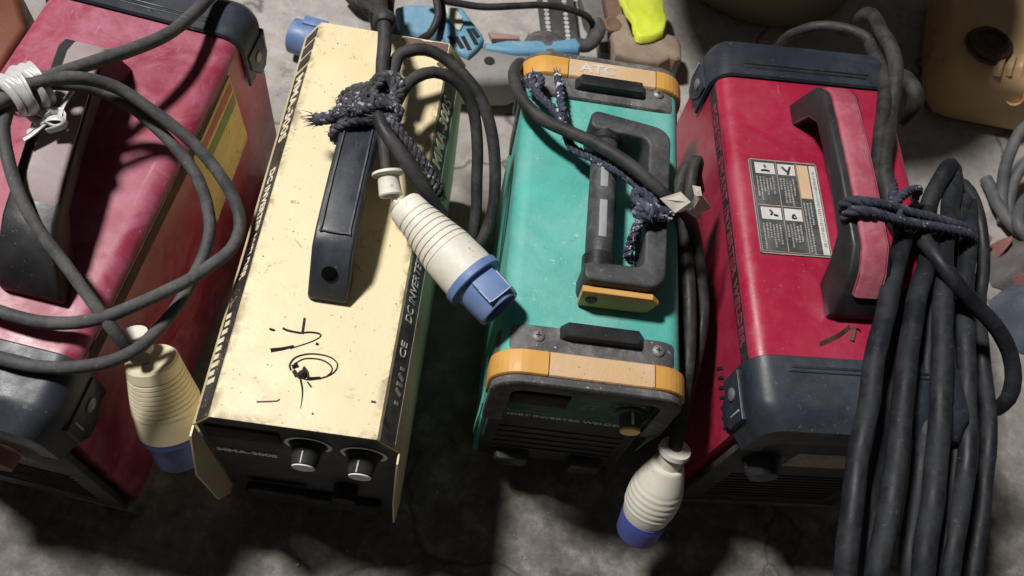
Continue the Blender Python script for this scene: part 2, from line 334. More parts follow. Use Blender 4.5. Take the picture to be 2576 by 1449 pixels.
def floor_material():
    m = bpy.data.materials.new('worn_concrete'); m.use_nodes = True; nt = m.node_tree; N = nt.nodes; Lk = nt.links; b = N['Principled BSDF']
    tc = N.new('ShaderNodeTexCoord'); co = tc.outputs['Object']
    def nz(s, d=8, r=.65, dist=.4):
        n = N.new('ShaderNodeTexNoise'); n.inputs['Scale'].default_value = s; n.inputs['Detail'].default_value = d; n.inputs['Roughness'].default_value = r; n.inputs['Distortion'].default_value = dist
        Lk.new(co, n.inputs['Vector']); return n.outputs['Fac']
    def rp(f, stops):
        r = N.new('ShaderNodeValToRGB'); e = r.color_ramp.elements
        while len(e) < len(stops): e.new(.5)
        for x, (p, c) in zip(e, stops): x.position = p; x.color = (*c, 1)
        Lk.new(f, r.inputs[0]); return r.outputs[0]
    def mx(f, a, c, mode='MIX'):
        x = N.new('ShaderNodeMix'); x.data_type = 'RGBA'; x.blend_type = mode
        if isinstance(f, float): x.inputs[0].default_value = f
        else: Lk.new(f, x.inputs[0])
        Lk.new(a, x.inputs[6])
        if isinstance(c, tuple): x.inputs[7].default_value = (*c, 1)
        else: Lk.new(c, x.inputs[7])
        return x.outputs[2]
    c = rp(nz(5), [(.30, (.26, .24, .225)), (.5, (.36, .335, .315)), (.7, (.44, .41, .38))])
    c = mx(.5, c, rp(nz(34, 9, .72), [(.35, (.21, .20, .19)), (.5, (.35, .33, .31)), (.66, (.50, .475, .45))]))
    c = mx(rp(nz(60, 6, .7), [(.60, (0, 0, 0)), (.67, (.7, .7, .7))]), c, (.46, .445, .42))        # lime and dust smears
    c = mx(rp(nz(13, 10, .75, .3), [(.60, (0, 0, 0)), (.66, (.55, .55, .55))]), c, (.12, .10, .085))  # oil stains
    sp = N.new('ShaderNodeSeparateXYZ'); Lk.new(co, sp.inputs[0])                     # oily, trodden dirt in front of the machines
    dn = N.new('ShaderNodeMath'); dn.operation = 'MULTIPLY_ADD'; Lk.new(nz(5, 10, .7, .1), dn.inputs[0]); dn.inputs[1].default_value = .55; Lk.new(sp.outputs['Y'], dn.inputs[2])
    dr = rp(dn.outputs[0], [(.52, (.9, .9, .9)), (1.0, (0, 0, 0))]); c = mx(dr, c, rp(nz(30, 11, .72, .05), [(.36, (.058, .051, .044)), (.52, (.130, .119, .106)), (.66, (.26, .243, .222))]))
    vo = N.new('ShaderNodeTexVoronoi'); vo.feature = 'DISTANCE_TO_EDGE'; vo.inputs['Scale'].default_value = 2.6; vo.inputs['Randomness'].default_value = 1
    ad = N.new('ShaderNodeVectorMath'); ad.operation = 'ADD'; nv = N.new('ShaderNodeTexNoise'); nv.inputs['Scale'].default_value = 9; nv.inputs['Detail'].default_value = 5; Lk.new(co, nv.inputs['Vector'])
    sc = N.new('ShaderNodeVectorMath'); sc.operation = 'SCALE'; sc.inputs['Scale'].default_value = .16; Lk.new(nv.outputs['Color'], sc.inputs[0])
    Lk.new(co, ad.inputs[0]); Lk.new(sc.outputs[0], ad.inputs[1]); Lk.new(ad.outputs[0], vo.inputs['Vector'])
    cr = rp(vo.outputs['Distance'], [(.0, (.75, .75, .75)), (.012, (0, 0, 0))])
    c = mx(cr, c, (.06, .052, .045))
    Lk.new(c, b.inputs['Base Color']); b.inputs['Roughness'].default_value = .85; b.inputs['Specular IOR Level'].default_value = .3
    bp = N.new('ShaderNodeBump'); bp.inputs['Strength'].default_value = .55; bp.inputs['Distance'].default_value = .004
    h = mx(.5, nz(28, 9, .7), nz(150, 5, .6)); h = mx(cr, h, (0, 0, 0))
    Lk.new(h, bp.inputs['Height']); Lk.new(bp.outputs[0], b.inputs['Normal'])
    return m

# ------------------------------------------------------------------ the floor
bm = bmesh.new(); bmesh.ops.create_grid(bm, x_segments=2, y_segments=2, size=4.0)
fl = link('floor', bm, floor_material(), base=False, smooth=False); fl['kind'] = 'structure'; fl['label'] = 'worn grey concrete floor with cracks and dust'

# ------------------------------------------------------------------ red welding machines
def handle_profile(off=0.0):
    o = [(.106, 0), (.094, .040), (.080, .050), (.0, .052), (-.070, .050), (-.088, .040), (-.110, .012), (-.110, 0)]
    i = [(-.078, 0), (-.066, .018), (-.050, .033), (0, .036), (.060, .033), (.074, .024), (.083, 0)]
    return o, i

def red_welder(loc, yaw, H, label, paint, old, hx, yr=.133, hk=0.0, hz=1.0):
    t = empty('welding_machine', (loc[0], loc[1], 0), yaw, label, 'welding machine', 'red inverter welding machines')
    top = H
    # painted steel body: flat top, rounded shoulders, straight sides
    prof = [(-.085, .030), (-.085, top-.011)] + arc(-.070, top-.011, .015, .011, 172, 90, 6) + arc(.070, top-.011, .015, .011, 90, 8, 6) + [(.085, top-.011), (.085, .030)]
    bm = bmesh.new(); prism(bm, prof, 'y', -.189, yr+.039); body = link('body', bm, paint, t)
    # rubber-black end frames
    def bezel(s, y0, y1, y2, zl):
        bm = bmesh.new()
        out = [(-.0895, zl), (-.0895, top-.018)] + arc(-.0715, top-.016, .018, .0205, 176, 90, 7) + arc(.0715, top-.016, .018, .0205, 90, 4, 7) + [(.0895, top-.018), (.0895, zl)]
        inn = [(-.066, zl), (-.066, top-.046)] + arc(-.054, top-.046, .012, .012, 176, 90, 7) + arc(.054, top-.046, .012, .012, 90, 4, 7) + [(.066, top-.046), (.066, zl)]
        cz = top-.06
        def shrink(P, d): return [(x*(1-d/.09), z-d if z > zl+.001 else z) for x, z in P]
        rings = [(y0, shrink(out, .0022)), (y0+s*.0015, out), (y1, out), (y1+s*.006, shrink(out, .0012)), (y1+s*.011, shrink(out, .004)), (y2, shrink(out, .009)), (y2, inn), (y1-s*.004, inn)]
        V = [[bm.verts.new((x, y, z)) for x, z in P] for y, P in rings]
        for a, b_ in zip(V[:-1], V[1:]):
            for k in range(len(a)-1): bm.faces.new((a[k], a[k+1], b_[k+1], b_[k]))
        f = link('end_frame', bm, m_bezel, t, angle=40)
        # groove beside the body and its raised lip
        bm = bmesh.new(); box(bm, (.0, y0+s*.010, top+.0046), (.116, .0022, .0012), .0005); box(bm, (.0, y0+s*.014, top+.0046), (.122, .0014, .0018), .0006); link('groove_lip', bm, m_black, f)
        # side cheeks with screws and slot
        for sx in (-1, 1):
            bm = bmesh.new()
            prism(bm, [(y0+s*.004, top-.022), (y0+s*.006, top-.040), (y0+s*.022, top-.062), (y1, top-.062), (y1+s*.008, top-.050), (y1+s*.008, top-.022)] if s > 0 else
                  [(y0+s*.004, top-.022), (y1+s*.008, top-.022), (y1+s*.008, top-.050), (y1, top-.062), (y0+s*.022, top-.062), (y0+s*.006, top-.040)], 'x', sx*.0850, sx*.0915, .0015)
            ck = link('side_cheek', bm, m_bezel, f)
            bm = bmesh.new(); lathe(bm, [(0, .0055), (.0012, .0055), (.0024, .0035), (.0024, 0)], (sx*.0915, y0+s*.020, top-.036), (sx, 0, 0), 20); link('screw', bm, m_metal, f)
            bm = bmesh.new(); box(bm, (sx*.0918, y0+s*.037, top-.034), (.0012, .0018, .018), .0005); link('slot', bm, m_greyprint, f)
        return f
    bezel(-1, -.145, -.182, -.204, top-.056); bezel(1, yr, yr+.033, yr+.047, top-.056)
    # shadowed front face
    bm = bmesh.new(); box(bm, (0, -.1975, .132), (.160, .006, .206), .001); fp = link('front_panel', bm, m_panel, t)
    bm = bmesh.new()
    for k in range(9): box(bm, (0, -.2005, .055+k*.009), (.12, .002, .0035), .0008)
    link('louver', bm, m_deep, fp)
    bm = bmesh.new(); box(bm, (.005, -.2006, .178), (.066, .0016, .036), .0006); link('plate', bm, m_labelline if not old else m_redbit, fp)
    bm = bmesh.new(); lathe(bm, [(0, .016), (.014, .015), (.018, .012), (.018, 0)], (-.052, -.199, .176), (0, -1, 0), 28); link('knob', bm, m_black, fp)
    if old:
        bm = bmesh.new(); lathe(bm, [(0, .017), (.012, .016), (.012, 0)], (.020, -.201, .172), (0, -1, 0), 28); link('button', bm, m_ragpink, fp)
    bm = bmesh.new(); box(bm, (0, -.190, .020), (.176, .018, .026), .004); link('foot_rail', bm, m_blackdirty, t); bm = bmesh.new(); box(bm, (0, yr+.03, .020), (.176, .018, .026), .004); link('foot_rail', bm, m_blackdirty, t)
    # louver slits cut low on both sides
    for sx in ((-1,) if old else (-1, 1)):
        bm = bmesh.new()
        for k in range(7): box(bm, (sx*.0853, -.128-k*.0088, top-.071), (.0012, .0028, .015), .0004, rot=Matrix.Rotation(math.radians(18), 3, 'X'))
        link('side_vent', bm, m_deep, t)
    # printed strips
    for sx in (-1, 1):
        bm = bmesh.new(); box(bm, (sx*.0852, -.006, top-.0175), (.0008, .276, .0150), 0); st = link('name_strip', bm, m_dirtstrip if old else m_redstrip, t)
        d = (0, sx, 0)
        if not old: text('lettering', 'MOSFET SMART INVERTER WELDER', .0125, (sx*.0857, -sx*.112, top-.0175), d, (0, 0, 1), m_redprint, st, sx=1.22, bold=.0003)
    # carrying handle: black arch with a coloured grip strip
    o, i = handle_profile()
    bm = bmesh.new()
    P = o + i; P = [(y, z*hz) for y, z in P]; half = lambda z: (.0245 if old else .0218)-.0063*min(1, max(0, z/(.05*hz)))
    A = [bm.verts.new((hx+hk*y-half(z), y, top+z-.0005)) for y, z in P]; B = [bm.verts.new((hx+hk*y+half(z), y, top+z-.0005)) for y, z in P]
    n = len(P); bm.faces.new(A); bm.faces.new(B[::-1])
    for k in range(n): bm.faces.new((A[k], B[k], B[(k+1) % n], A[(k+1) % n]))
    bmesh.ops.recalc_face_normals(bm, faces=bm.faces[:]); bmesh.ops.triangulate(bm, faces=[f for f in bm.faces if len(f.verts) > 4])
    ed = [e for e in bm.edges if len(e.link_faces) == 2 and e.calc_face_angle(0) > math.radians(50)]
    bmesh.ops.bevel(bm, geom=ed, offset=.0022, segments=2, profile=.5, affect='EDGES')
    h = link('handle', bm, m_black, t, angle=50)
    bm = bmesh.new()
    S = [(.098, .033), (.090, .0452), (.076, .0528), (.040, .0545), (0, .0552), (-.040, .0545), (-.072, .0525), (-.090, .0420), (-.103, .0255)]
    S = [(y, z*hz+.0006) for y, z in (S if not old else S[:5] + [(-.036, .0546), (-.050, .0525), (-.058, .0475)])]; so = .0042 if old else .0008; S2 = [(y*.985, z-.004) for y, z in S]
    Q = S + S2[::-1]; w = .0132 if old else .0108
    A = [bm.verts.new((hx+hk*y-w+so, y, top+z)) for y, z in Q]; B = [bm.verts.new((hx+hk*y+w+so, y, top+z)) for y, z in Q]
    n = len(Q); m2 = len(S)
    for k in range(m2-1):
        for V in (A, B): bm.faces.new((V[k], V[k+1], V[n-2-k], V[n-1-k]))
    for k in range(n): bm.faces.new((A[k], B[k], B[(k+1) % n], A[(k+1) % n]))
    bmesh.ops.recalc_face_normals(bm, faces=bm.faces[:])
    bmesh.ops.bevel(bm, geom=[e for e in bm.edges if len(e.link_faces) == 2 and e.calc_face_angle(0) > math.radians(60)], offset=.0030, segments=3, profile=.5, affect='EDGES')
    gm = M('dusty_pink_grip', (.26, .20, .20), .75, dust=(.36, .325, .32), dust_amt=.9, dust_scale=20, bump=.2) if old else M('rubbed_red_grip', (.30, .040, .075), .5, dust=(.42, .17, .20), dust_amt=.7, dust_scale=25, bump=.1)
    link('grip_strip', bm, gm, h, angle=45)
    return t

RY, RL = .2627, .2601
red_right = red_welder((.2442, .4707), .2237, RY, 'red welding machine at the right with a black warning label on its top', m_red, False, 0.0)
red_left = red_welder((-.3665, .3104), .0237, RL, 'dusty red welding machine at the left with a yellow sticker on its side', m_redold, True, .014, .160, -.21, .85)

# warning label on the right machine
bm = bmesh.new(); box(bm, (-.0375, -.0065, RY+.0004), (.0620, .0950, .0008), .0002); lab = link('warning_label', bm, m_label, red_right)
def lb(name, mat, rects, z=.0009, th=.0004):
    bm = bmesh.new()
    for x0, y0, x1, y1 in rects: box(bm, (-.0685+(x0+x1)/2*.062, .041-(y0+y1)/2*.095, RY+z), (abs(x1-x0)*.062, abs(y1-y0)*.095, th))
    return link(name, bm, mat, lab)
for q_ in ((.09, .035, .375, .155), (.42, .035, .67, .155), (.09, .52, .375, .645), (.42, .52, .67, .645)): lb('picture_panel', m_labelw, [q_])
lb('tan_panel', m_labelt, [(.705, .03, .865, .395)])
lb('white_edge', m_labelw, [(.885, .03, .975, .975)], z=.00105)
lb('rule_line', m_labelline, [(.0, .0, 1, .012), (0, .988, 1, 1), (0, 0, .014, 1), (.986, 0, 1, 1), (.03, .02, .038, .98), (.392, .02, .402, .98), (.685, .02, .695, .98), (.03, .495, .69, .505), (.0, .972, 1, .978)], z=.00115)
rr = random.Random(3); tx = []
for (cx0, cx1, y0, y1) in ((.09, .37, .18, .46), (.43, .67, .19, .47), (.09, .37, .67, .95), (.43, .67, .67, .95), (.72, .87, .43, .95)):
    k = cx0
    while k < cx1-.02:
        yy = y0+rr.uniform(0, .03); ye = yy+(y1-y0)*rr.uniform(.45, 1)
        while yy < ye:
            s = rr.uniform(.008, .022); tx.append((k, yy, k+rr.uniform(.016, .024), yy+s)); yy += s+rr.uniform(.003, .008)
        k += .046
lb('small_print', m_greyprint, tx, z=.00095)
for k in range(34): pass
lb('edge_print', m_greyprint, [(.905+rr.uniform(0, .01), .10+i*.021, .950, .10+i*.021+rr.uniform(.006, .014)) for i in range(38)], z=.00135)
# pictograms
def L_(x, y): return (-.0685+x*.062, .041-y*.095, RY+.0013)
for P_ in ([(.17, .128), (.23, .122), (.29, .130)], [(.22, .06), (.24, .09)], [(.48, .07), (.53, .11), (.58, .13)], [(.60, .06), (.57, .11), (.55, .15)], [(.21, .55), (.24, .58), (.21, .60)], [(.26, .60), (.32, .61)], [(.54, .58), (.52, .62), (.58, .62), (.55, .575)]):
    bm = bmesh.new(); tube(bm, [L_(*q) for q in P_], .0011, 6, .002, flat=.4); link('pictogram', bm, m_ink, lab)
# black tape mark on the red top, near the front
bm = bmesh.new(); tube(bm, [(-.030, -.134, RY+.0004), (-.014, -.126, RY+.0004), (-.002, -.117, RY+.0004)], .0034, 6, .003, flat=.12); tube(bm, [(-.004, -.128, RY+.0004), (.001, -.116, RY+.0004), (.006, -.119, RY+.0004)], .003, 6, .003, flat=.12)
link('grease_mark', bm, m_dirtstrip, red_right)
# side sticker on the left machine
bm = bmesh.new(); prism(bm, [(.134, RL-.014), (.140, .152), (.052, .134), (.050, RL-.022)], 'x', .0852, .0858); stk = link('side_sticker', bm, m_sticker, red_left)
bm = bmesh.new(); prism(bm, [(.132, RL-.020), (.133, RL-.031), (.060, RL-.036), (.060, RL-.026)], 'x', .0858, .0861); link('sticker_band', bm, m_stred, stk)
bm = bmesh.new(); prism(bm, [(.134, RL-.036), (.134, RL-.050), (.062, RL-.055), (.062, RL-.042)], 'x', .0858, .0861); link('sticker_band', bm, m_stgreen, stk)

# ------------------------------------------------------------------ cream-yellow machine
YT = .2534
yel = empty('welding_machine', (-.1464, .3491, 0), .1335, 'cream yellow welding machine with chipped paint and black marker writing on its top', 'welding machine')
prof = [(-.075, .028), (-.075, .229), (-.0585, YT), (.0585, YT), (.075, .229), (.075, .028)]
bm = bmesh.new(); prism(bm, prof, 'y', -.1832, .186)
# thin sheet edge and side flaps running past the recessed panel
inner = [(-.0737, .2275), (-.0578, YT-.0014), (.0578, YT-.0014), (.0737, .2275)]
prism(bm, [(-.075, .2285), (-.075, .229), (-.0585, YT), (.0585, YT), (.075, .229), (.075, .2285)] + inner[::-1], 'y', -.1884, -.1832)
for sx in (-1, 1):
    prism(bm, [(-.189, .229), (-.197, .2285), (-.2135, .184), (-.2105, .094), (-.197, .060), (-.189, .060)], 'x', sx*.0750, sx*.0736)
ybody = link('cover', bm, m_yel, yel)
bm = bmesh.new(); prism(bm, [(-.0728, .030), (-.0728, .2275), (-.057, YT-.0022), (.057, YT-.0022), (.0728, .2275), (.0728, .030)], 'y', -.1925, -.1885); yp = link('front_panel', bm, m_panel, yel); yp.location.y = .0050
bm = bmesh.new(); box(bm, (-.040, -.1936, .2215), (.054, .0022, .024), .0008); link('display', bm, m_deep, yp)
text('lettering', 'MMA-300S', .0098, (-.0675, -.1932, .1725), (1, 0, 0), (0, 0, 1), m_bright, yp, fit=.0465, bold=.0004)
for kx, kz, tl in ((.0068, .2186, -.35), (.0480, .2135, .05)):
    bm = bmesh.new(); n = 40                                         # printed scale ring
    a0, a1 = math.radians(-40), math.radians(220)
    A = []; B = []
    for k in range(n+1):
        a = a0+(a1-a0)*k/n
        A.append(bm.verts.new((kx+.0148*math.cos(a), -.1931, kz-.004+.0148*math.sin(a)))); B.append(bm.verts.new((kx+.0178*math.cos(a), -.1931, kz-.004+.0178*math.sin(a))))
    for k in range(n): bm.faces.new((A[k], A[k+1], B[k+1], B[k]))
    link('dial_scale', bm, m_bright, yp)
    bm = bmesh.new(); lathe(bm, [(0, .0132), (.003, .0132), (.004, .0112), (.0165, .0092), (.0172, .0080), (.0172, 0)], (kx, -.1925, kz-.004), (0, -1, 0), 32); kn = link('knob', bm, m_deep, yp)
    bm = bmesh.new(); lathe(bm, [(0, .0086), (.0008, .0084), (.0008, 0)], (kx, -.2097, kz-.004), (0, -1, 0), 28); link('knob_cap', bm, m_knobcap, kn)
    bm = bmesh.new(); tube(bm, [(kx-.002*(1+tl), -.2005, kz+.0068), (kx-.0025*(1+tl), -.2090, kz+.0050)], .0006, 6); link('pointer', bm, m_white, kn)
bm = bmesh.new(); box(bm, (0, -.196, .058), (.12, .010, .030), .004); box(bm, (-.03, -.199, .085), (.05, .008, .012), .003); lathe(bm, [(0, .011), (.012, .010), (.012, 0)], (.03, -.194, .105), (0, -1, 0), 20); link('socket_block', bm, m_deep, yp)
for sx in (-1, 1):
    nrm = Vector((sx*.0244, 0, .0165)).normalized(); up = Vector((-sx*.0165, 0, .0244)).normalized(); mid = Vector((sx*.06675, 0, .2412))
    mat = m_strip if sx < 0 else m_strip2
    bm = bmesh.new(); R3 = Matrix((up, Vector((0, 1, 0)), nrm)).transposed()
    segs = [(.181, .171), (.167, .156), (.152, .141)] + [(.1355, -.188)] if sx < 0 else [(.178, -.188)]
    for y1, y0 in segs: box(bm, tuple(mid+nrm*.0004+Vector((0, (y0+y1)/2, 0))+up*(.0022 if sx < 0 else .0030)), (.0205 if sx < 0 else .0185, y1-y0, .0006), 0, rot=R3)
    st = link('name_strip', bm, mat, yel)
    d = Vector((0, sx, 0)); o = lambda y, u=0: tuple(mid+nrm*.0007+up*u+Vector((0, y, 0)))
    if sx < 0:
        text('lettering', 'MMA-300S', .0175, o(.130, .0026), d, up, m_yelprint, st, fit=.072, bold=.0004)
        text('lettering', 'DC INVERTER WELDER', .0120, o(.029, .0026), d, up, m_yelprint, st, fit=.104, bold=.0003)
        bm = bmesh.new()
        for k in range(9):
            y = -.106-k*.0066; box(bm, tuple(mid+nrm*.0009+up*random.uniform(-.003, .002)+Vector((0, y, 0))), (.010+random.uniform(-.003, .002), .0040, .0005), 0, rot=R3)
        link('printed_symbols', bm, m_yelprint, st)
    else:
        text('lettering', 'DC INVERTER WELDER', .0118, o(-.092, .0034), d, up, m_white, st, fit=.096, font_shear=.15)
        text('lettering', 'MMA-300S', .0170, o(.055, .0034), d, up, m_yelprint, st, fit=.074, font_shear=.15, bold=.0003)
        text('lettering', 'CE', .0108, o(-.121, .0034), d, up, m_white, st, sx=1.05)
        bm = bmesh.new()
        for k, (y, w) in enumerate(((-.129, .006), (-.1355, .009), (-.1415, .009), (-.1475, .009), (-.156, .006))):
            box(bm, tuple(mid+nrm*.0008+up*.001+Vector((0, y, 0))), (w*.8, .0030, .0004), 0, rot=R3 @ Matrix.Rotation(.5*(k % 2), 3, 'Z'))
        link('printed_symbols', bm, m_greyprint, st)
        bm = bmesh.new(); box(bm, tuple(mid+nrm*.0007-up*.0066+Vector((0, -.005, 0))), (.0007, .36, .0004), 0, rot=R3); link('rule_line', bm, m_greyprint, st)
# bare brown primer where the paint has chipped, rear right corner
bm = bmesh.new(); random.seed(21)
for cx, cy, r in ((.034, .177, .011), (.047, .178, .012), (.0545, .172, .007), (.022, .1815, .006), (.0545, .160, .004)):
    V = []
    for k in range(18):
        a = 2*math.pi*k/18; q = r*(1+.35*mn.noise(Vector((math.cos(a)*2+cx*90, math.sin(a)*2, cy*70)))); x, y = cx+q*math.cos(a), cy+q*math.sin(a)*.75
        V.append(bm.verts.new((min(x, .0575), min(y, .1848), YT+.0004+cx*.004)))
    bm.faces.new(V)
link('chipped_patch', bm, m_brown, yel)
# marker writing
def ink(seq, r, flat=.15):
    c, s = math.cos(.1335), math.sin(.1335); out = []
    for x, y in seq:
        P = at(450.8+.5556*x, 644+.5556*y, YT+.0003); dx, dy = P.x+.1464, P.y-.3491
        out.append((dx*c+dy*s, -dx*s+dy*c, YT+.0003))
    tube(bm, out, r, 6, .0015, flat=flat)
bm = bmesh.new()
ink([(565, 280), (560, 315), (555, 352)], .0014)
ink([(553, 350), (600, 347), (640, 358), (600, 385), (500, 418)], .0010); ink([(520, 410), (470, 423), (415, 432)], lambda q: .0013+.0012*q)
ink([(468, 328), (495, 340), (553, 351)], .0012); ink([(408, 332), (432, 339)], .0013); ink([(618, 400), (630, 402)], .0016)
ink([(505, 518), (499, 490), (530, 455), (600, 441), (680, 455), (717, 488), (705, 525), (660, 550), (590, 562), (545, 552)], .0010)
ink([(520, 490), (570, 466), (640, 470), (685, 495), (690, 520), (665, 545)], .0007); ink([(512, 508), (540, 500)], .0026); ink([(528, 545), (552, 522), (572, 518), (580, 538), (566, 552), (540, 552)], .0040); ink([(515, 520), (530, 548)], .0024)
ink([(560, 505), (575, 525), (585, 555), (640, 556)], .0018)
ink([(548, 560), (556, 600), (556, 640), (549, 690)], lambda q: .0011*(1-q*.8)); ink([(580, 570), (598, 594)], .0008)
link('marker_writing', bm, m_ink, yel)
for q_, r_ in (([(350, 661), (400, 660), (445, 657), (455, 648)], .0008), ([(868, 660), (890, 664)], .0012), ([(600, 715), (608, 716)], .0010)): bm = bmesh.new(); ink(q_, r_); link('scratch_mark', bm, m_brown, yel)
# handle
bm = bmesh.new()
o = [(.096, 0), (.094, .010), (.066, .037), (.050, .0395), (0, .041), (-.046, .0395), (-.062, .036), (-.0885, .008), (-.0885, 0)]
i_ = [(-.066, 0), (-.052, .018), (-.030, .024), (.035, .024), (.058, .016), (.070, 0)]
P = o+i_
hw = .0150; hx = .0035
A = [bm.verts.new((hx-hw, y, YT+z-.0004)) for y, z in P]; B = [bm.verts.new((hx+hw, y, YT+z-.0004)) for y, z in P]
n = len(P); bm.faces.new(A); bm.faces.new(B[::-1])
for k in range(n): bm.faces.new((A[k], B[k], B[(k+1) % n], A[(k+1) % n]))
bmesh.ops.recalc_face_normals(bm, faces=bm.faces[:]); bmesh.ops.triangulate(bm, faces=[f for f in bm.faces if len(f.verts) > 4])
bmesh.ops.bevel(bm, geom=[e for e in bm.edges if len(e.link_faces) == 2 and e.calc_face_angle(0) > math.radians(60)], offset=.0022, segments=3, profile=.5, affect='EDGES')
yh = link('handle', bm, m_bezel, yel, angle=50)
bm = bmesh.new()                                                    # raised rim of the grip inlay
for P_ in ([(hx-.0105, .052, .0402), (hx-.0108, 0, .0415), (hx-.0105, -.046, .0402), (hx-.0095, -.0495, .0398), (hx+.0095, -.0495, .0398), (hx+.0105, -.046, .0402), (hx+.0108, 0, .0415), (hx+.0105, .052, .0402)],):
    tube(bm, [(x, y, YT+z) for x, y, z in P_], .0007, 6, .004)
link('inlay_rim', bm, m_blackdirty, yh)
bm = bmesh.new(); d = Vector((0, -.028, .0265)).normalized(); lathe(bm, [(0, .0058), (.0008, .0058), (.0012, .0050), (.0012, 0)], (hx, -.0755, YT+.0222), Vector((0, -.73, .69)), 28); link('screw_hole', bm, m_hole, yh)

# ------------------------------------------------------------------ teal machine
GT = .2632
gre = empty('welding_machine', (.0514, .4025, 0), .1562, 'teal green welding machine with orange bumper bands and a folding black handle', 'welding machine')
prof = [(-.070, .030), (-.070, GT-.013)] + arc(-.057, GT-.013, .013, .013, 172, 90, 6) + arc(.057, GT-.013, .013, .013, 90, 8, 6) + [(.070, GT-.013), (.070, .030)]
bm = bmesh.new(); prism(bm, prof, 'y', -.142, .145); link('body', bm, m_teal, gre)
def ringpath(hw, zt, r, zb, n=9): return [(-hw, zb)] + arc(-hw+r, zt-r, r, r, 180, 90, n) + arc(hw-r, zt-r, r, r, 90, 0, n) + [(hw, zb)]
def band(name, y0, y1, hw, zt, r, zb, mat, x0=None, x1=None, lip=.0012):
    bm = bmesh.new(); P = ringpath(hw, zt, r, zb); I = ringpath(hw-.016, zt-.016, max(.004, r-.014), zb)
    if x0 is not None:
        def clip(Q):
            o2 = []
            for (ax, az), (bx, bz) in zip(Q[:-1], Q[1:]):
                for k in range(120):
                    t = k/120; x, z = ax+(bx-ax)*t, az+(bz-az)*t
                    if x0 <= x <= x1: o2.append((x, z))
            if Q[-1][0] <= x1: o2.append(Q[-1])
            return o2
        Pc = clip(P)
        def inner(p):
            x, z = p; cx = max(-hw+r, min(hw-r, x)); cz = min(zt-r, z) if abs(x) > hw-r else zt-r
            dx, dz = x-cx, z-cz; l = math.hypot(dx, dz) or 1
            return (x-dx/l*.014, z-dz/l*.014)
        P = Pc; I = [inner(p) for p in Pc]
    s = 1 if y1 > y0 else -1
    def off(Q, d):
        o2 = []
        for x, z in Q:
            cx = max(-hw+r, min(hw-r, x)); cz = min(zt-r, z); dx, dz = x-cx, z-cz; l = math.hypot(dx, dz)
            o2.append((x-dx/l*d, z-dz/l*d) if l > 1e-6 else (x, z))
        return o2
    rings = [(y0, I), (y0, off(P, lip*1.6)), (y0+s*lip, off(P, lip*.3)), (y0+s*.004, P), (y1-s*.004, P), (y1-s*lip, off(P, lip*.3)), (y1, off(P, lip*1.6)), (y1, I)]
    V = [[bm.verts.new((x, y, z)) for x, z in Q] for y, Q in rings]
    for a, b_ in zip(V[:-1], V[1:]):
        for k in range(len(a)-1): bm.faces.new((a[k], a[k+1], b_[k+1], b_[k]))
    for e in (0, -1): bm.faces.new([v[e] for v in V])
    return link(name, bm, mat, gre, angle=40)
ORB = {}
for s, ys in ((-1, (-.113, -.1345, -.1545, -.161)), (1, (.110, .1315, .1525, .160))):
    lg = band('bumper_ledge', ys[0], ys[1]+s*.001, .0725, GT+.0035, .024, .17, m_blackdirty)
    ORB[s] = band('bumper_band', ys[1], ys[2], .0752, GT+.0068, .026, .19, m_orangedusty, -.033, .0462)
    band('bumper_band', ys[1], ys[2], .0755, GT+.0071, .0262, .228, m_orange, -.09, -.0331)
    band('bumper_band', ys[1], ys[2], .0755, GT+.0071, .0262, .228, m_orange, .0463, .09)
    band('bumper_lip', ys[2]-s*.001, ys[3], .0735, GT+.0046, .025, .18, m_blackdirty)
    bm = bmesh.new(); yb = -.1175 if s < 0 else .125
    prism(bm, [(-.0265, GT+.003), (-.0215, GT+.0125), (.0325, GT+.0125), (.0385, GT+.003)], 'y', yb-.0058, yb+.0062, .0018); link('rubber_block', bm, m_black, lg)
    for sx, x in ((-1, -.0425), (1, .0492)):
        bm = bmesh.new(); yc = -.1225 if s < 0 else .1275
        lathe(bm, [(0, .0047), (.0010, .0047), (.0022, .0036), (.0027, .0015), (.0027, 0)], (x, yc, GT+.0034), (0, 0, 1), 22); sc = link('screw', bm, m_metal, lg)
        bm = bmesh.new(); box(bm, (x, yc, GT+.0062), (.0040, .0009, .0006)); box(bm, (x, yc, GT+.00625), (.0009, .0040, .0006)); link('cross_slot', bm, m_deep, sc)
text('lettering', 'ATC', .0135, (-.0065, .1425, GT+.0069), (1, .0, 0), (0, 1, 0), m_white, ORB[1], sx=1.22, align='CENTER', bold=.0004)
# front panel
bm = bmesh.new(); box(bm, (0, -.1430, .145), (.132, .012, .205), .003); gp = link('front_panel', bm, m_panel, gre)
bm = bmesh.new(); box(bm, (.003, -.1497, .2025), (.122, .0016, .074), .0005); gg = link('control_plate', bm, m_gpanel, gp)
bm = bmesh.new(); box(bm, (-.031, -.1517, .2150), (.046, .005, .023), .0015); link('display', bm, m_deep, gg)
text('lettering', 'IGBT INVERTER WELDER', .0070, (-.052, -.1507, .1700), (1, 0, 0), (0, 0, 1), m_bright, gg, fit=.098)
bm = bmesh.new()
for k in range(11):
    a = math.radians(-40+26*k); box(bm, (.0435+.0160*math.cos(a), -.1507, .206+.0160*math.sin(a)), (.003, .0004, .0014))
for k in range(4): box(bm, (.006+.008*(k % 2), -.1507, .203+.006*(k//2)), (.003, .0004, .002))
for k in range(20): box(bm, (-.054+k*.0030, -.1507, .2330), (.0022, .0004, .0012))
for k in range(12): box(bm, (-.052+k*.0030, -.1507, .1795), (.0022, .0004, .0014))
link('printed_marks', bm, m_greyprint, gg)
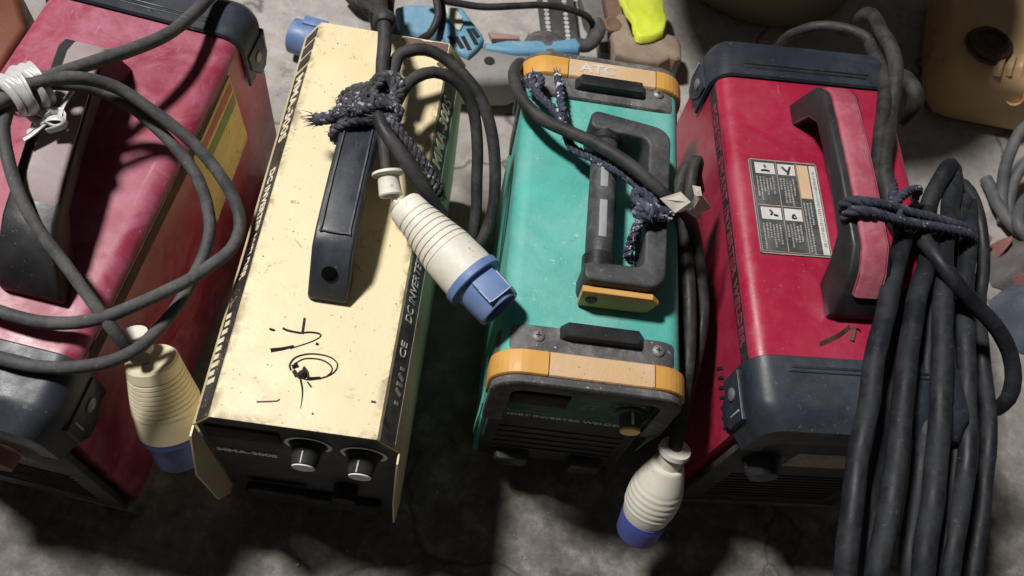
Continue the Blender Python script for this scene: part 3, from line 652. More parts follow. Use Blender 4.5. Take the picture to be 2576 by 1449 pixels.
bm = bmesh.new(); lathe(bm, [(0, .0115), (.002, .0115), (.004, .0092), (.0148, .0084), (.0155, .007), (.0155, 0)], (.0435, -.1503, .206), (0, -1, 0), 32); kn = link('knob', bm, M('smoky_grey_knob', (.09, .095, .09), .4, bump=.05), gg)
bm = bmesh.new(); lathe(bm, [(0, .0083), (.0016, .0083), (.0022, .0076), (.0022, 0)], (.0435, -.1658, .206), (0, -1, 0), 32); link('knob_cap', bm, m_yelcap, kn)
bm = bmesh.new(); box(bm, (.0435, -.1590, .2152), (.0020, .010, .0010), .0004); link('pointer', bm, m_bright, kn)
bm = bmesh.new()
for k in range(5): box(bm, (0, -.1495, .075+k*.014), (.11, .0016, .005), .0006)
link('louver', bm, m_panel, gp)
bm = bmesh.new(); box(bm, (-.035, -.154, .060), (.032, .014, .024), .005); link('output_socket', bm, m_panel, gp); bm = bmesh.new(); box(bm, (.035, -.154, .060), (.032, .014, .024), .005); link('output_socket', bm, m_panel, gp)
for sx in (-1, 1):
    bm = bmesh.new(); prism(bm, [(-.148, .215), (-.1575, .205), (-.158, .178), (-.153, .150), (-.148, .10)], 'x', sx*.0742, sx*.0755, .0004); link('side_edge', bm, m_teal, gre)
bm = bmesh.new()
for x in (-.05, .05):
    for y in (-.12, .12): bm = bmesh.new(); box(bm, (x, y, .016), (.03, .03, .032), .005); link('foot', bm, m_black, gre)
# folding handle: C-frame, grip and orange end
bm = bmesh.new(); z0, z1 = GT+.0006, GT+.036
C = arc(-.0085, .066, .0075, .0065, 180, 95, 4)+arc(.034, .050, .017, .0155, 80, 0, 6)+arc(.032, -.0725, .0145, .0140, 0, -90, 6)+[(-.010, -.0865)]+arc(-.0105, -.081, .0055, .0055, -90, -180, 3)+[(-.0160, -.0730), (-.010, -.0705), (.0225, -.0700)]+arc(.0235, -.0640, .006, .006, -85, 0, 4)+arc(.0245, .0440, .0080, .0075, 0, 88, 5)+[(-.0125, .0545), (-.0158, .0580)]
prism(bm, C, 'z', z0, z1, .0024, 3); gh = link('handle', bm, m_greyblack, gre, angle=45)
bm = bmesh.new(); lathe(bm, [(-.060, .0085), (-.056, .0108), (-.046, .0112), (.040, .0112), (.050, .0108), (.054, .0085)], (-.0022, -.004, GT+.0245), (0.015, 1, 0), 24, sx=.95); link('grip', bm, m_grip, gh)
bm = bmesh.new(); lathe(bm, [(-.071, .0128), (-.0565, .0128), (-.0545, .0108)], (-.0022, -.004, GT+.0232), (0.015, 1, 0), 24); link('grip_collar', bm, m_black, gh); bm = bmesh.new(); lathe(bm, [(.050, .0108), (.0525, .0128), (.066, .0128)], (-.0022, -.004, GT+.0232), (0.015, 1, 0), 24); link('grip_collar', bm, m_black, gh)
bm = bmesh.new()
for y0, y1 in ((-.002, .024), (-.048, -.014)): bm = bmesh.new(); box(bm, (-.0030, (y0+y1)/2, GT+.0350), (.0062, y1-y0, .0016), .0007); link('grip_inlay', bm, m_inlay, gh)
bm = bmesh.new(); prism(bm, [(-.0145, GT+.003), (-.0150, GT+.0275), (.0385, GT+.0275), (.0450, GT+.020), (.0400, GT+.006), (.034, GT+.003)], 'y', -.0925, -.0868, .0015); oe = link('handle_end', bm, m_orange, gh)
bm = bmesh.new(); lathe(bm, [(0, .0046), (.0012, .0044), (.0012, 0)], (-.006, -.0925, GT+.0155), (0, -1, 0), 18); link('screw', bm, m_jhole, oe)

# ------------------------------------------------------------------ plugs, cords and ties
def plug(parent, A, B, r0, r1, rr_, ribs, white, blue, hexed=False, key=True, cap_len=.30, up=(0, 0, 1), barrel=False):
    A = Vector(A); B = Vector(B); d = (B-A); Ln = d.length; d.normalize()
    wl = Ln*(1-cap_len)
    bm = bmesh.new(); pr = [(0, r0*.45), (0, r0*.86), (.002, r0*.94), (wl*.16, r0*1.0)]
    n = ribs; a, b_ = wl*.17, wl*.66
    for k in range(n):
        t0 = a+(b_-a)*k/n; t1 = a+(b_-a)*(k+1)/n; Ra = r0+(r1-r0)*k/n; Rb = r0+(r1-r0)*(k+1)/n
        pr += [(t0, Ra*.965), (t0+(t1-t0)*.12, Ra*.966), (t0+(t1-t0)*.20, Ra*1.004), (t1-(t1-t0)*.06, Rb*1.004), (t1, Rb*.985)]
    pr += [(b_+.0006, r1*.99), (wl*.9, r1*1.03), (wl, r1*1.03)]
    if barrel:                                                     # egg-shaped body with shallow finger ribs
        pr = [(0, r0*.45), (0, r0*.80)]
        for k in range(41):
            q = k/40; R_ = r0*.86+(r1-r0*.86)*math.sin(min(1, q/.62)*math.pi/2) if q < .62 else r1*(1-.16*((q-.62)/.38)**2)
            if .30 < q < .78: R_ *= 1+.018*math.cos((q-.30)/.48*ribs*2*math.pi)
            pr.append((.001+wl*q*.99, R_))
    lathe(bm, pr, A, d, 40, up=up); pg = link('plug', bm, white, parent, angle=30)
    bm = bmesh.new(); lathe(bm, [(wl-.0005, r1*.9), (wl-.0005, rr_), (wl+.0055, rr_), (wl+.0062, rr_*.97), (wl+.0062, r1*.85)], A, d, 40); ring = link('plug_ring', bm, blue, pg, angle=30)
    bm = bmesh.new(); lathe(bm, [(wl+.004, r1*.88), (Ln-.002, r1*.84), (Ln, r1*.80), (Ln, r1*.68), (Ln-.012, r1*.66), (Ln-.012, 0)], A, d, 40); cp = link('plug_cap', bm, blue, pg, angle=30)
    if key:
        u = Vector(up); u = (u-d*u.dot(d)).normalized(); v = d.cross(u)
        Rm = Matrix((v, d, u)).transposed()
        bm = bmesh.new(); box(bm, tuple(A+d*(wl+(Ln-wl)*.58)+u*(r1*.84)), (r1*.95, (Ln-wl)*.62, .0042), .0012, rot=Rm); link('key_block', bm, blue, pg)
        bm = bmesh.new(); e = A+d*(Ln-(Ln-wl)*.12)+u*(r1*.84+.0022)
        tube(bm, [tuple(e-v*r1*.47-d*.016), tuple(e-v*r1*.46-d*.002), tuple(e-v*r1*.40), tuple(e+v*r1*.40), tuple(e+v*r1*.46-d*.002), tuple(e+v*r1*.47-d*.012)], .0005, 6, .002); link('worn_edge', bm, M('pale_blue_wear', (.40, .46, .62), .5, bump=0), pg)
    return pg, d, wl

def cordset(name, base, label, cat='power cord'):
    return empty(name, base, 0, label, cat, worldspace=True)

# -- cord of the left red machine
c0 = cordset('power_lead', tuple(at(300, 600, .26)), 'thick dusty grey cord looped over the left red machine, its plug yellowed')
bm = bmesh.new()
tube(bm, pts((720, -110, .25), (610, -70, .268), (540, -20, .275), (492, 30, .284), (425, 83, .297), (340, 122, .308), (250, 152, .317), (140, 187, .328), (60, 222, .335), (-10, 262, .336), (-90, 300, .33)), .0052, wob=.0006)
tube(bm, pts((-70, 320, .320), (-10, 270, .330), (50, 222, .338), (110, 205, .340), (200, 196, .334), (290, 218, .322), (370, 270, .308), (440, 322, .296), (505, 380, .285), (560, 450, .273), (596, 520, .262), (602, 580, .257), (580, 628, .257), (540, 660, .260), (480, 702, .266), (420, 732, .270), (340, 768, .274), (270, 796, .275), (190, 812, .275), (110, 812, .275), (40, 796, .275), (-40, 770, .275)), .0048, wob=.0006, seed=2)
tube(bm, pts((-60, 285, .312), (20, 235, .322), (90, 212, .326), (170, 212, .322), (250, 228, .312), (330, 268, .300), (395, 322, .290), (450, 380, .281), (495, 445, .271), (520, 515, .262), (527, 580, .256), (510, 645, .252), (475, 720, .250), (432, 790, .250), (384, 843, .254), (340, 880, .262), (280, 907, .268), (200, 922, .271), (120, 925, .272), (50, 915, .272), (-40, 890, .27)), .0047, wob=.0006, seed=5)
tube(bm, pts((120, 190, .322), (60, 218, .330), (30, 258, .330), (8, 315, .326), (20, 400, .318), (50, 490, .310), (100, 580, .300), (170, 675, .289), (238, 768, .278), (290, 838, .268), (330, 885, .250), (364, 902, .230)), .0045, wob=.0006, seed=8)
link('cable', bm, m_rubgrey, c0)
pA, pB = at(380, 902, .224), at(460, 1142, .138)
pg, d, wl = plug(c0, pA, pB, .0205, .0258, .0262, 8, m_plugy, m_bluedk, key=False, cap_len=.34)
bm = bmesh.new(); e = Vector(pA); lathe(bm, [(-.016, .0075), (-.016, .0100), (-.006, .0105), (0, .0105)], e+Vector((-.010, .003, .002)), d, 24); link('cord_collar', bm, m_plug, pg)

tie = bmesh.new()
def loopring(bm, c, ax, ru, rv, r, a0=0, a1=360, tilt=0.0, flat=.45):
    ax = Vector(ax).normalized(); u = ax.orthogonal().normalized(); u = (Vector((0, 0, 1))-ax*ax.z).normalized(); v = ax.cross(u); P = []
    for k in range(25):
        a = math.radians(a0+(a1-a0)*k/24); P.append(Vector(c)+u*math.cos(a)*ru+v*math.sin(a)*rv+ax*math.sin(a)*tilt)
    tube(bm, P, r, 8, .003, flat=flat)
cc = at(62, 226, .331); axd = (at(140, 187, .328)-at(-10, 262, .336)).normalized()
for k in range(9):
    loopring(tie, cc+axd*(.0031*(k-4.4)), axd+Vector((.06*math.sin(k*2.1), .05*math.cos(k*1.7), .05*math.sin(k))), .0128+.0007*(k % 2), .0152+.0008*((k*3) % 4), .0028, tilt=.004*math.sin(k*1.3), flat=.34)
kc = at(128, 292, .350)
for (q, r) in (([(90, 235, 0.324), (105, 262, 0.324), (125, 280, 0.322), (155, 282, 0.321), (162, 305, 0.320), (140, 318, 0.319), (112, 300, 0.321), (130, 283, 0.324)], .0034), ([(125, 300, 0.320), (105, 318, 0.318), (82, 338, 0.316), (60, 352, 0.315)], .0034),
               ([(148, 300, 0.321), (156, 272, 0.322), (168, 250, 0.324), (180, 230, 0.325)], .0034), ([(70, 332, 0.314), (98, 312, 0.318), (130, 296, 0.323), (160, 300, 0.322), (158, 318, 0.320), (120, 330, 0.317)], .0034),
               ([(60, 280, 0.315), (84, 300, 0.315), (108, 312, 0.317)], .0028), ([(20, 215, 0.325), (50, 240, 0.326), (85, 275, 0.323), (118, 292, 0.322)], .0028)):
    tube(tie, pts(*q), r, 8, .003, flat=.42)
tag(link('plastic_twine', tie, m_tie, angle=50), 'shiny white plastic twine knotted round the looped grey cord', 'twine')

# -- cord, rope and plug of the yellow machine
c1 = cordset('power_lead', tuple(at(1000, 330, .28)), 'black cord tied to the yellow machine handle, with a ribbed white and blue plug')
bm = bmesh.new()
tube(bm, pts((940, -60, .27), (950, 0, .295), (962, 40, .305), (967, 70, .307), (967, 115, .306), (963, 160, .304), (963, 200, .303), (972, 240, .302)), lambda q: .0058+(.0016*math.exp(-((q-.40)/.045)**2)), 16, .003, wob=.0003)
tube(bm, pts((985, 195, .298), (1000, 145, .300), (1028, 129, .302), (1068, 125, .300), (1113, 143, .296), (1166, 188, .289), (1211, 250, .278), (1237, 333, .262), (1246, 422, .244), (1242, 511, .226), (1224, 580, .21), (1190, 640, .195), (1170, 690, .17)), .0052, wob=.0005, seed=3)
tube(bm, pts((995, 262, .295), (1017, 222, .298), (1046, 194, .300), (1091, 181, .298), (1135, 197, .292), (1171, 232, .283), (1193, 290, .268), (1201, 378, .248), (1200, 444, .232), (1197, 533, .215), (1188, 600, .20), (1165, 680, .18)), .0050, wob=.0005, seed=4)
tube(bm, pts((952, 290, .300), (957, 312, .302), (962, 345, .301), (967, 380, .298), (973, 430, .293)), .0046, wob=.0004)
tube(bm, pts((950, 285, .304), (965, 325, .306), (1002, 378, .303), (1046, 444, .294), (1082, 498, .280), (1110, 540, .266)), .0056, wob=.0004, seed=6)
tube(bm, pts((905, 0, .26), (930, 18, .27), (950, 30, .285)), .003); tube(bm, pts((885, -20, .2), (905, 8, .22), (940, 10, .24), (980, -15, .25)), .003)
d0 = (at(967, 115, .306)-at(966, 55, .306)).normalized(); lathe(bm, [(-.001, .0055), (-.001, .0088), (.001, .0096), (.006, .0096), (.0085, .0085), (.010, .006)], at(967, 44, .306), d0, 24)
link('cable', bm, m_rub, c1)
A, B = at(1017, 517, .2865), at(1258, 778, .2800)
pg, d, wl = plug(c1, A, B, .0150, .0212, .0236, 7, m_plug, m_blue, cap_len=.30)
bm = bmesh.new(); e = at(975, 436, .293); dd = (at(983, 492, .287)-e).normalized()
lathe(bm, [(-.001, .0060), (-.001, .0118), (.0012, .0124), (.0030, .0085), (.0035, .0083), (.0160, .0088), (.0170, .0092), (.0180, .0086), (.0180, .0066), (.004, .0064)], e, dd, 30); link('cord_collar', bm, m_plug, c1)
bm = bmesh.new(); tube(bm, pts((981, 480, .288), (990, 500, .287), (1000, 512, .2868)), .0018, 8); tube(bm, pts((986, 478, .288), (999, 496, .288), (1012, 512, .2868)), .0018, 8); link('wire', bm, m_plug, c1)

rp = bmesh.new()
hc = lambda y, x=0, z=0: Vector((-.1464, .3491, 0))+Matrix.Rotation(.1335, 3, 'Z') @ Vector((hx+x, y, YT+z))
hxl = hx
wraps = []
for k in range(6):                                                  # turns round the rear of the handle
    y0 = .046+.0068*k
    P = []
    for j in range(13):
        a = math.radians(-90+30*j); P.append(hc(y0+.0068*j/12+.010*math.cos(a)*.8, .0205*math.cos(a), .0300+.0165*math.sin(a)))
    rope(rp, P, .0042, seed=30+k, ends=False, fuzz=60)
rope(rp, [hc(.056, -.006, .046), hc(.054, -.017, .044), hc(.050, -.027, .041), hc(.049, -.036, .038)], .0052, seed=40, fuzz=120)
rope(rp, pts((905, 262, .304), (925, 235, .308), (950, 212, .312), (975, 190, .314), (1000, 200, .312), (1008, 228, .309), (990, 252, .308), (955, 250, .310), (925, 262, .308), (880, 280, .305)), .0046, seed=41, fuzz=90)
rope(rp, pts((890, 285, .303), (930, 268, .309), (975, 262, .310), (1003, 280, .305), (990, 300, .302), (950, 296, .305)), .0048, seed=42, fuzz=100)
rope(rp, pts((945, 250, .312), (938, 215, .312), (958, 192, .315), (985, 205, .313), (992, 240, .310), (965, 268, .308)), .0040, seed=46, fuzz=90)
rope(rp, pts((975, 290, .303), (1000, 325, .301), (1037, 369, .294), (1077, 427, .283), (1100, 470, .272), (1110, 492, .264)), .0040, seed=43, fuzz=120)
tag(link('rope', rp, m_ropefuzz, angle=60), 'frayed black rope wound round the yellow machine handle', 'rope')

# -- cord of the teal machine
c2 = cordset('power_lead', tuple(at(1600, 430, .27)), 'black cord crossing the teal machine and hanging down its right side to a white plug')
bm = bmesh.new()
tube(bm, pts((1335, 175, .16), (1312, 160, .21), (1300, 166, .255), (1293, 195, .276), (1312, 246, .284), (1362, 297, .290), (1425, 328, .297), (1495, 360, .306), (1565, 401, .315), (1621, 447, .318), (1668, 489, .313), (1705, 520, .300), (1730, 545, .285), (1745, 580, .265), (1758, 650, .245), (1768, 740, .230), (1768, 800, .222), (1756, 880, .214), (1738, 960, .205), (1722, 1020, .2)), .0052, wob=.0006, seed=11)
tube(bm, pts((1738, 620, .20), (1715, 560, .255), (1706, 500, .278), (1712, 450, .284), (1728, 418, .285), (1738, 430, .28)), .0048, wob=.0005, seed=12)
tube(bm, pts((1720, 640, .21), (1735, 570, .262), (1735, 500, .285), (1740, 440, .292), (1751, 402, .292), (1757, 412, .288), (1752, 440, .28), (1760, 480, .26)), .0046, wob=.0005, seed=13)
tube(bm, pts((1715, 520, .27), (1719, 590, .255), (1728, 660, .246), (1733, 720, .240), (1735, 800, .234), (1733, 880, .228), (1725, 960, .222), (1713, 1040, .205), (1703, 1100, .196), (1692, 1145, .186)), .0060, wob=.0005, seed=14)
tube(bm, pts((1708, 560, .24), (1716, 700, .215), (1728, 850, .20), (1722, 960, .19), (1700, 1060, .18)), .0060, wob=.0005, seed=15)
link('cable', bm, m_rub, c2)
A, B = at(1682, 1166, .176), at(1602, 1338, .100)
pg, d, wl = plug(c2, A, B, .0160, .0226, .0200, 5, m_plug, m_bluedk, key=False, cap_len=.27, barrel=True)
bm = bmesh.new(); lathe(bm, [(-.018, .006), (-.018, .0128), (-.0135, .0132), (-.012, .0098), (0.001, .0104)], A, d, 28); link('cord_collar', bm, m_plug, pg)

rp = bmesh.new()
rope(rp, pts((1338, 190, .280), (1341, 210, .281), (1350, 232, .280), (1369, 253, .281), (1400, 282, .283), (1418, 318, .284), (1434, 363, .285), (1462, 385, .288), (1495, 398, .294), (1530, 418, .300), (1562, 434, .304), (1607, 470, .306), (1622, 495, .306), (1628, 520, .306)), .0037, seed=51, fuzz=30)
rope(rp, pts((1402, 190, .278), (1408, 215, .280), (1410, 250, .280), (1418, 285, .281)), .0037, seed=52, fuzz=30)
rope(rp, pts((1600, 520, .304), (1625, 505, .311), (1648, 512, .312), (1640, 540, .311), (1612, 545, .309), (1602, 530, .309), (1630, 522, .314), (1660, 530, .312), (1695, 538, .306), (1690, 548, .303), (1650, 545, .309), (1615, 552, .307)), .0040, seed=53, fuzz=40, ends=False)
rope(rp, pts((1640, 500, .312), (1605, 480, .312), (1598, 500, .311), (1632, 525, .315), (1640, 548, .311)), .0038, seed=56, fuzz=40, ends=False)
rope(rp, pts((1625, 535, .308), (1608, 560, .306), (1595, 585, .301), (1587, 612, .292), (1580, 640, .284), (1590, 655, .274)), .0040, seed=54, fuzz=50)
rope(rp, pts((1612, 560, .304), (1606, 590, .298), (1604, 625, .286), (1606, 650, .274)), .0026, seed=55, fuzz=40)
rope(rp, pts((1330, 195, .276), (1350, 188, .280), (1362, 205, .281), (1345, 222, .280), (1328, 210, .276)), .0036, seed=57, fuzz=40)
tag(link('rope', rp, m_rope, angle=60), 'blue flecked rope knotted to the teal machine handle', 'rope')

bm = bmesh.new()                                                    # torn masking tape round the cords
def sheetpoly(q, th=.0006):
    P = pts(*q); f1 = [bm.verts.new(p) for p in P]; f2 = [bm.verts.new(p-Vector((0, 0, th))) for p in P]; n = len(P)
    bm.faces.new(f1); bm.faces.new(f2[::-1])
    for k in range(n): bm.faces.new((f1[k], f2[k], f2[(k+1) % n], f1[(k+1) % n]))
sheetpoly([(1660, 499, .318), (1712, 482, .324), (1738, 508, .322), (1745, 524, .316), (1698, 536, .312)])
sheetpoly([(1738, 508, .322), (1745, 524, .316), (1752, 534, .308), (1760, 500, .312), (1748, 490, .318)])
sheetpoly([(1742, 466, .316), (1762, 470, .314), (1766, 492, .312), (1748, 494, .316)])
sheetpoly([(1748, 494, .316), (1766, 492, .312), (1775, 500, .304), (1790, 523, .292), (1762, 535, .296), (1755, 512, .308)])
sheetpoly([(1745, 524, .316), (1755, 514, .306), (1764, 535, .294), (1768, 553, .286), (1748, 546, .298), (1728, 532, .308)])
tag(link('masking_tape', bm, m_paper, smooth=False), 'torn off-white masking tape wrapped round cords beside the teal machine', 'tape')

# -- cables of the right red machine
c3 = cordset('power_lead', tuple(at(2220, 300, .25)), 'black lead standing up behind the rear right corner of the right red machine', 'cable')
bm = bmesh.new()
tube(bm, pts((1930, 150, .12), (1975, 97, .19), (2010, 78, .215), (2055, 66, .228), (2100, 67, .236), (2145, 77, .242), (2185, 98, .246), (2205, 130, .248), (2216, 170, .25)), .0052, wob=.0005, seed=21)
tube(bm, pts((2150, 70, .20), (2165, 45, .238), (2182, 34, .25), (2200, 46, .258), (2218, 80, .268), (2240, 118, .274), (2252, 160, .276), (2252, 215, .274), (2240, 280, .27), (2232, 345, .276), (2224, 400, .277), (2226, 450, .278), (2238, 505, .278), (2258, 550, .274), (2290, 610, .258), (2325, 690, .24)), .0068, wob=.0006, seed=22)
tube(bm, pts((2190, 110, .25), (2212, 160, .256), (2226, 210, .268), (2224, 270, .272), (2216, 330, .273), (2212, 400, .274), (2222, 470, .275), (2244, 540, .272), (2272, 610, .262), (2300, 690, .24)), .0066, wob=.0006, seed=23)
tube(bm, pts((2262, 190, .20), (2285, 205, .226), (2302, 235, .228), (2300, 268, .215), (2275, 300, .19)), .0080, wob=.0006, seed=24)
link('cable', bm, m_rub, c3)

c4 = bmesh.new(); r = .0082
P = [[(2300, 560, .225), (2292, 520, .245), (2282, 560, .268), (2262, 640, .288), (2238, 745, .296), (2212, 860, .299), (2188, 980, .299), (2168, 1090, .297), (2150, 1220, .293), (2136, 1340, .287), (2126, 1449, .278), (2118, 1560, .26), (2115, 1700, .22)],
     [(2330, 530, .25), (2338, 600, .268), (2325, 680, .280), (2305, 780, .286), (2286, 890, .288), (2268, 1030, .288), (2252, 1160, .286), (2230, 1310, .280), (2205, 1449, .270), (2190, 1560, .25), (2180, 1700, .21)],
     [(2330, 600, .22), (2338, 520, .24), (2365, 450, .245), (2384, 420, .240), (2395, 450, .235), (2392, 520, .25), (2378, 600, .268), (2368, 700, .276), (2372, 800, .278), (2372, 950, .276), (2366, 1090, .272), (2350, 1240, .266), (2330, 1360, .258), (2318, 1449, .25), (2305, 1600, .22)],
     [(2345, 640, .25), (2340, 740, .262), (2335, 850, .264), (2328, 980, .26), (2318, 1120, .255), (2300, 1280, .246), (2285, 1449, .235), (2275, 1600, .21)],
     [(2420, 640, .21), (2412, 560, .236), (2432, 500, .238), (2440, 520, .236), (2436, 600, .250), (2428, 700, .256), (2424, 800, .258), (2430, 920, .255), (2432, 1060, .250), (2424, 1200, .243), (2404, 1330, .234), (2385, 1449, .225), (2370, 1600, .2)],
     [(2458, 700, .20), (2462, 800, .215), (2474, 930, .218), (2482, 1060, .212), (2480, 1200, .203), (2466, 1330, .194), (2440, 1449, .185), (2420, 1600, .16)],
     [(2395, 475, .20), (2412, 455, .222), (2440, 480, .228), (2464, 550, .226), (2474, 640, .220), (2468, 730, .212), (2452, 790, .20)],
     [(2300, 560, .272), (2325, 600, .286), (2362, 655, .290), (2410, 718, .286), (2460, 775, .276), (2510, 832, .262), (2540, 890, .248), (2548, 950, .234), (2535, 1000, .22), (2508, 1028, .205), (2490, 1030, .19)]]
P += [[(2300, 640, .24), (2270, 760, .258), (2245, 880, .262), (2222, 1010, .262), (2205, 1150, .26), (2190, 1300, .255), (2178, 1449, .245), (2170, 1600, .22)],
      [(2400, 640, .23), (2400, 800, .245), (2402, 1000, .244), (2395, 1200, .236), (2372, 1380, .226), (2355, 1500, .215), (2340, 1650, .2)],
      [(2455, 760, .19), (2452, 900, .20), (2455, 1050, .20), (2448, 1200, .192), (2432, 1340, .184), (2410, 1500, .17)]]
R_ = [.0086, .0084, .0088, .0078, .0080, .0074, .0062, .0070, .0076, .0078, .0074]
for k, q in enumerate(P): tube(c4, pts(*q), R_[k]*.93, 18, .008, wob=.0024, seed=60+k, flat=.93)
tag(link('welding_cable', c4, m_weld), 'thick black welding cable folded in a long bundle in front of the right red machine', 'cable')

rp = bmesh.new()
rope(rp, pts((2150, 545, .285), (2130, 528, .302), (2122, 515, .314), (2145, 506, .322), (2190, 510, .322), (2240, 520, .312), (2290, 536, .300), (2340, 548, .290), (2385, 560, .282), (2425, 572, .272), (2445, 585, .262), (2440, 600, .25)), .0044, pitch=.024, seed=71, fuzz=6, ends=False)
rope(rp, pts((2150, 570, .285), (2135, 560, .300), (2128, 545, .312), (2150, 530, .322), (2195, 536, .322), (2240, 550, .312), (2290, 562, .302), (2340, 570, .293), (2385, 578, .284), (2430, 588, .272), (2448, 600, .26)), .0044, pitch=.024, seed=72, fuzz=6, ends=False)
rope(rp, pts((2215, 405, .262), (2230, 430, .270), (2243, 460, .278), (2248, 490, .288), (2252, 520, .303), (2262, 545, .308), (2256, 560, .302)), .0044, pitch=.024, seed=73, fuzz=6, ends=False)
rope(rp, pts((2240, 545, .306), (2258, 505, .300), (2285, 482, .288), (2310, 478, .272), (2300, 500, .265)), .0040, pitch=.024, seed=74, fuzz=6, ends=False)
tag(link('rope', rp, m_ropedark, angle=60), 'dark twisted rope tying the cable bundle to the right red machine handle', 'rope')

# ------------------------------------------------------------------ things on the floor behind
bp = at(768, 97, .024)
b0 = empty('blue_plug', tuple(Vector((bp.x, bp.y, 0))), 0, 'blue plug end lying behind the rear left corner of the yellow machine', 'plug', worldspace=True)
bm = bmesh.new(); ax = Vector((.97, -.10, .03)); lathe(bm, [(.008, 0), (.008, .0175), (0, .0185), (.001, .0215), (.05, .0225), (.052, .026), (.060, .026), (.062, .02), (.062, 0)], Vector(bp)+Vector((-.016, 0, 0)), ax, 36); link('socket_shell', bm, m_blue, b0)
bm = bmesh.new(); box(bm, tuple(bp+Vector((.012, .008, .0225))), (.030, .013, .006), .0015); link('key_tab', bm, m_blue, b0)

# power saw / grinder
def T(x, y): return (869.4+.3375*x, .3375*y)
tool = empty('power_tool', tuple(Vector((*at(*T(950, 420), 0).xy, 0))), 0, 'blue and grey electric power tool lying behind the teal machine', 'power tool', worldspace=True)
bm = bmesh.new()
outline(bm, [T(*q) for q in ((560, 330), (700, 250), (860, 300), (1010, 320), (1120, 350), (1260, 380), (1420, 385), (1420, 470), (1330, 560), (1240, 600), (1080, 602), (900, 590), (700, 560), (540, 520))], .006, .060, .012, 4); link('gear_housing', bm, m_toolgrey, tool)
bm = bmesh.new(); outline(bm, [T(*q) for q in ((370, 30), (470, 5), (660, 12), (735, 40), (740, 150), (690, 260), (600, 280), (480, 245), (385, 215))], .010, .070, .012, 4); link('motor_cover', bm, m_toolblue, tool)
bm = bmesh.new(); outline(bm, [T(*q) for q in ((722, 35), (870, 48), (958, 165), (1020, 245), (1035, 285), (985, 360), (915, 420), (840, 385), (765, 335), (727, 268), (735, 150))], .012, .067, .005, 3); vc = link('vent_cap', bm, m_toolblue, tool)
bm = bmesh.new()
for k, (a, b_) in enumerate((((770, 268), (812, 322)), ((822, 275), (872, 360)), ((872, 272), (925, 372)), ((912, 215), (975, 330)), ((945, 212), (990, 280)))):
    p, q = at(*T(*a), .0674), at(*T(*b_), .0674); dv = q-p; box(bm, tuple((p+q)/2), (dv.length, .0050, .0014), 0, rot=Matrix.Rotation(math.atan2(dv.y, dv.x), 3, 'Z'))
link('vent_slot', bm, m_deep, vc)
bm = bmesh.new(); outline(bm, [T(*q) for q in ((722, 38), (820, 60), (870, 120), (880, 175), (855, 222), (825, 215), (790, 160))], .0655, .0700, .002); link('badge', bm, m_toollabel, vc)
bm = bmesh.new(); outline(bm, [T(*q) for q in ((1090, 310), (1200, 288), (1350, 290), (1480, 285), (1600, 285), (1720, 268), (1765, 330), (1740, 375), (1560, 380), (1400, 392), (1240, 392), (1040, 360), (1040, 300))], .020, .0635, .006, 3); link('handle', bm, m_toolblue, tool)
bm = bmesh.new(); lathe(bm, [(0, .0065), (.0006, .0065), (.0006, 0)], at(*T(1072, 455), .0602), (0, 0, 1), 20); link('bolt_hole', bm, m_deep, tool)
bm = bmesh.new(); lathe(bm, [(0, .030), (.008, .029), (.014, .022), (.018, .012), (.019, 0)], at(*T(1490, 392), .045), (0, 0, 1), 28); link('rubber_boot', bm, m_blackdirty, tool)
bm = bmesh.new(); tube(bm, [at(*T(*q), z) for *q, z in ((1720, 330, .05), (1800, 340, .052), (1865, 280, .054), (1890, 220, .055), (1862, 165, .055))], .0085, 14, .004); link('hook', bm, m_rubgrey, tool)
bm = bmesh.new(); outline(bm, [T(*q) for q in ((1065, 235), (1180, 245), (1295, 260), (1300, 290), (1090, 285))], .002, .010, .002); tag(link('red_scrap', bm, m_redbit), 'faded red strip of plastic lying against the blue tool', 'scrap')

bm = bmesh.new(); outline(bm, [T(*q) for q in ((1425, -80), (1690, -80), (1735, 300), (1470, 300))], .012, .020, .001); rl = tag(link('perforated_bar', bm, m_ruler), 'black perforated steel bar behind the teal machine', 'metal bar')
bm = bmesh.new(); b3 = rl.location
for k in range(11):
    for x0, x1 in ((1488, 1520), (1628, 1660)):
        p = at(*T(x0+(x1-x0)*k/9, 10+k*32), .0202); lathe(bm, [(0, .0034), (.0004, .0034), (.0004, 0)], p-b3, (0, 0, 1), 10)
link('hole_marks', bm, m_dot, rl)
bm = bmesh.new(); outline(bm, [T(*q) for q in ((1745, -60), (1900, -60), (1985, 400), (1905, 395), (1885, 250), (1790, 120))], .001, .022, .002); tag(link('steel_plate', bm, m_plate), 'dull grey steel offcut between the black bar and the wood', 'metal plate')
bm = bmesh.new(); outline(bm, [T(*q) for q in ((1925, -60), (2050, -60), (2110, 120), (2010, 200), (1965, 160))], .001, .030, .003); tag(link('wooden_plank', bm, m_wooddk), 'reddish brown wooden stick beside the neon yellow wrapper', 'wood')
bm = bmesh.new()
outline(bm, [T(*q) for q in ((1975, 150), (2045, 85), (2090, 100), (2150, 260), (2260, 300), (2400, 240), (2480, 260), (2510, 330), (2512, 430), (2460, 440), (2425, 425), (2340, 470), (2180, 450), (2020, 400), (1990, 280))], .001, .046, .006, 3)
wd = tag(link('wooden_block', bm, m_wood), 'weathered brown wooden block behind the orange band of the teal machine', 'wood')
bm = bmesh.new(); lathe(bm, [(0, .0125), (.003, .012), (.004, .008), (.002, .004), (.002, 0)], Vector(at(*T(1985, 190), .044))-wd.location, (0, 0, 1), 18); link('knot', bm, m_wooddk, wd)
tool2 = bmesh.new()
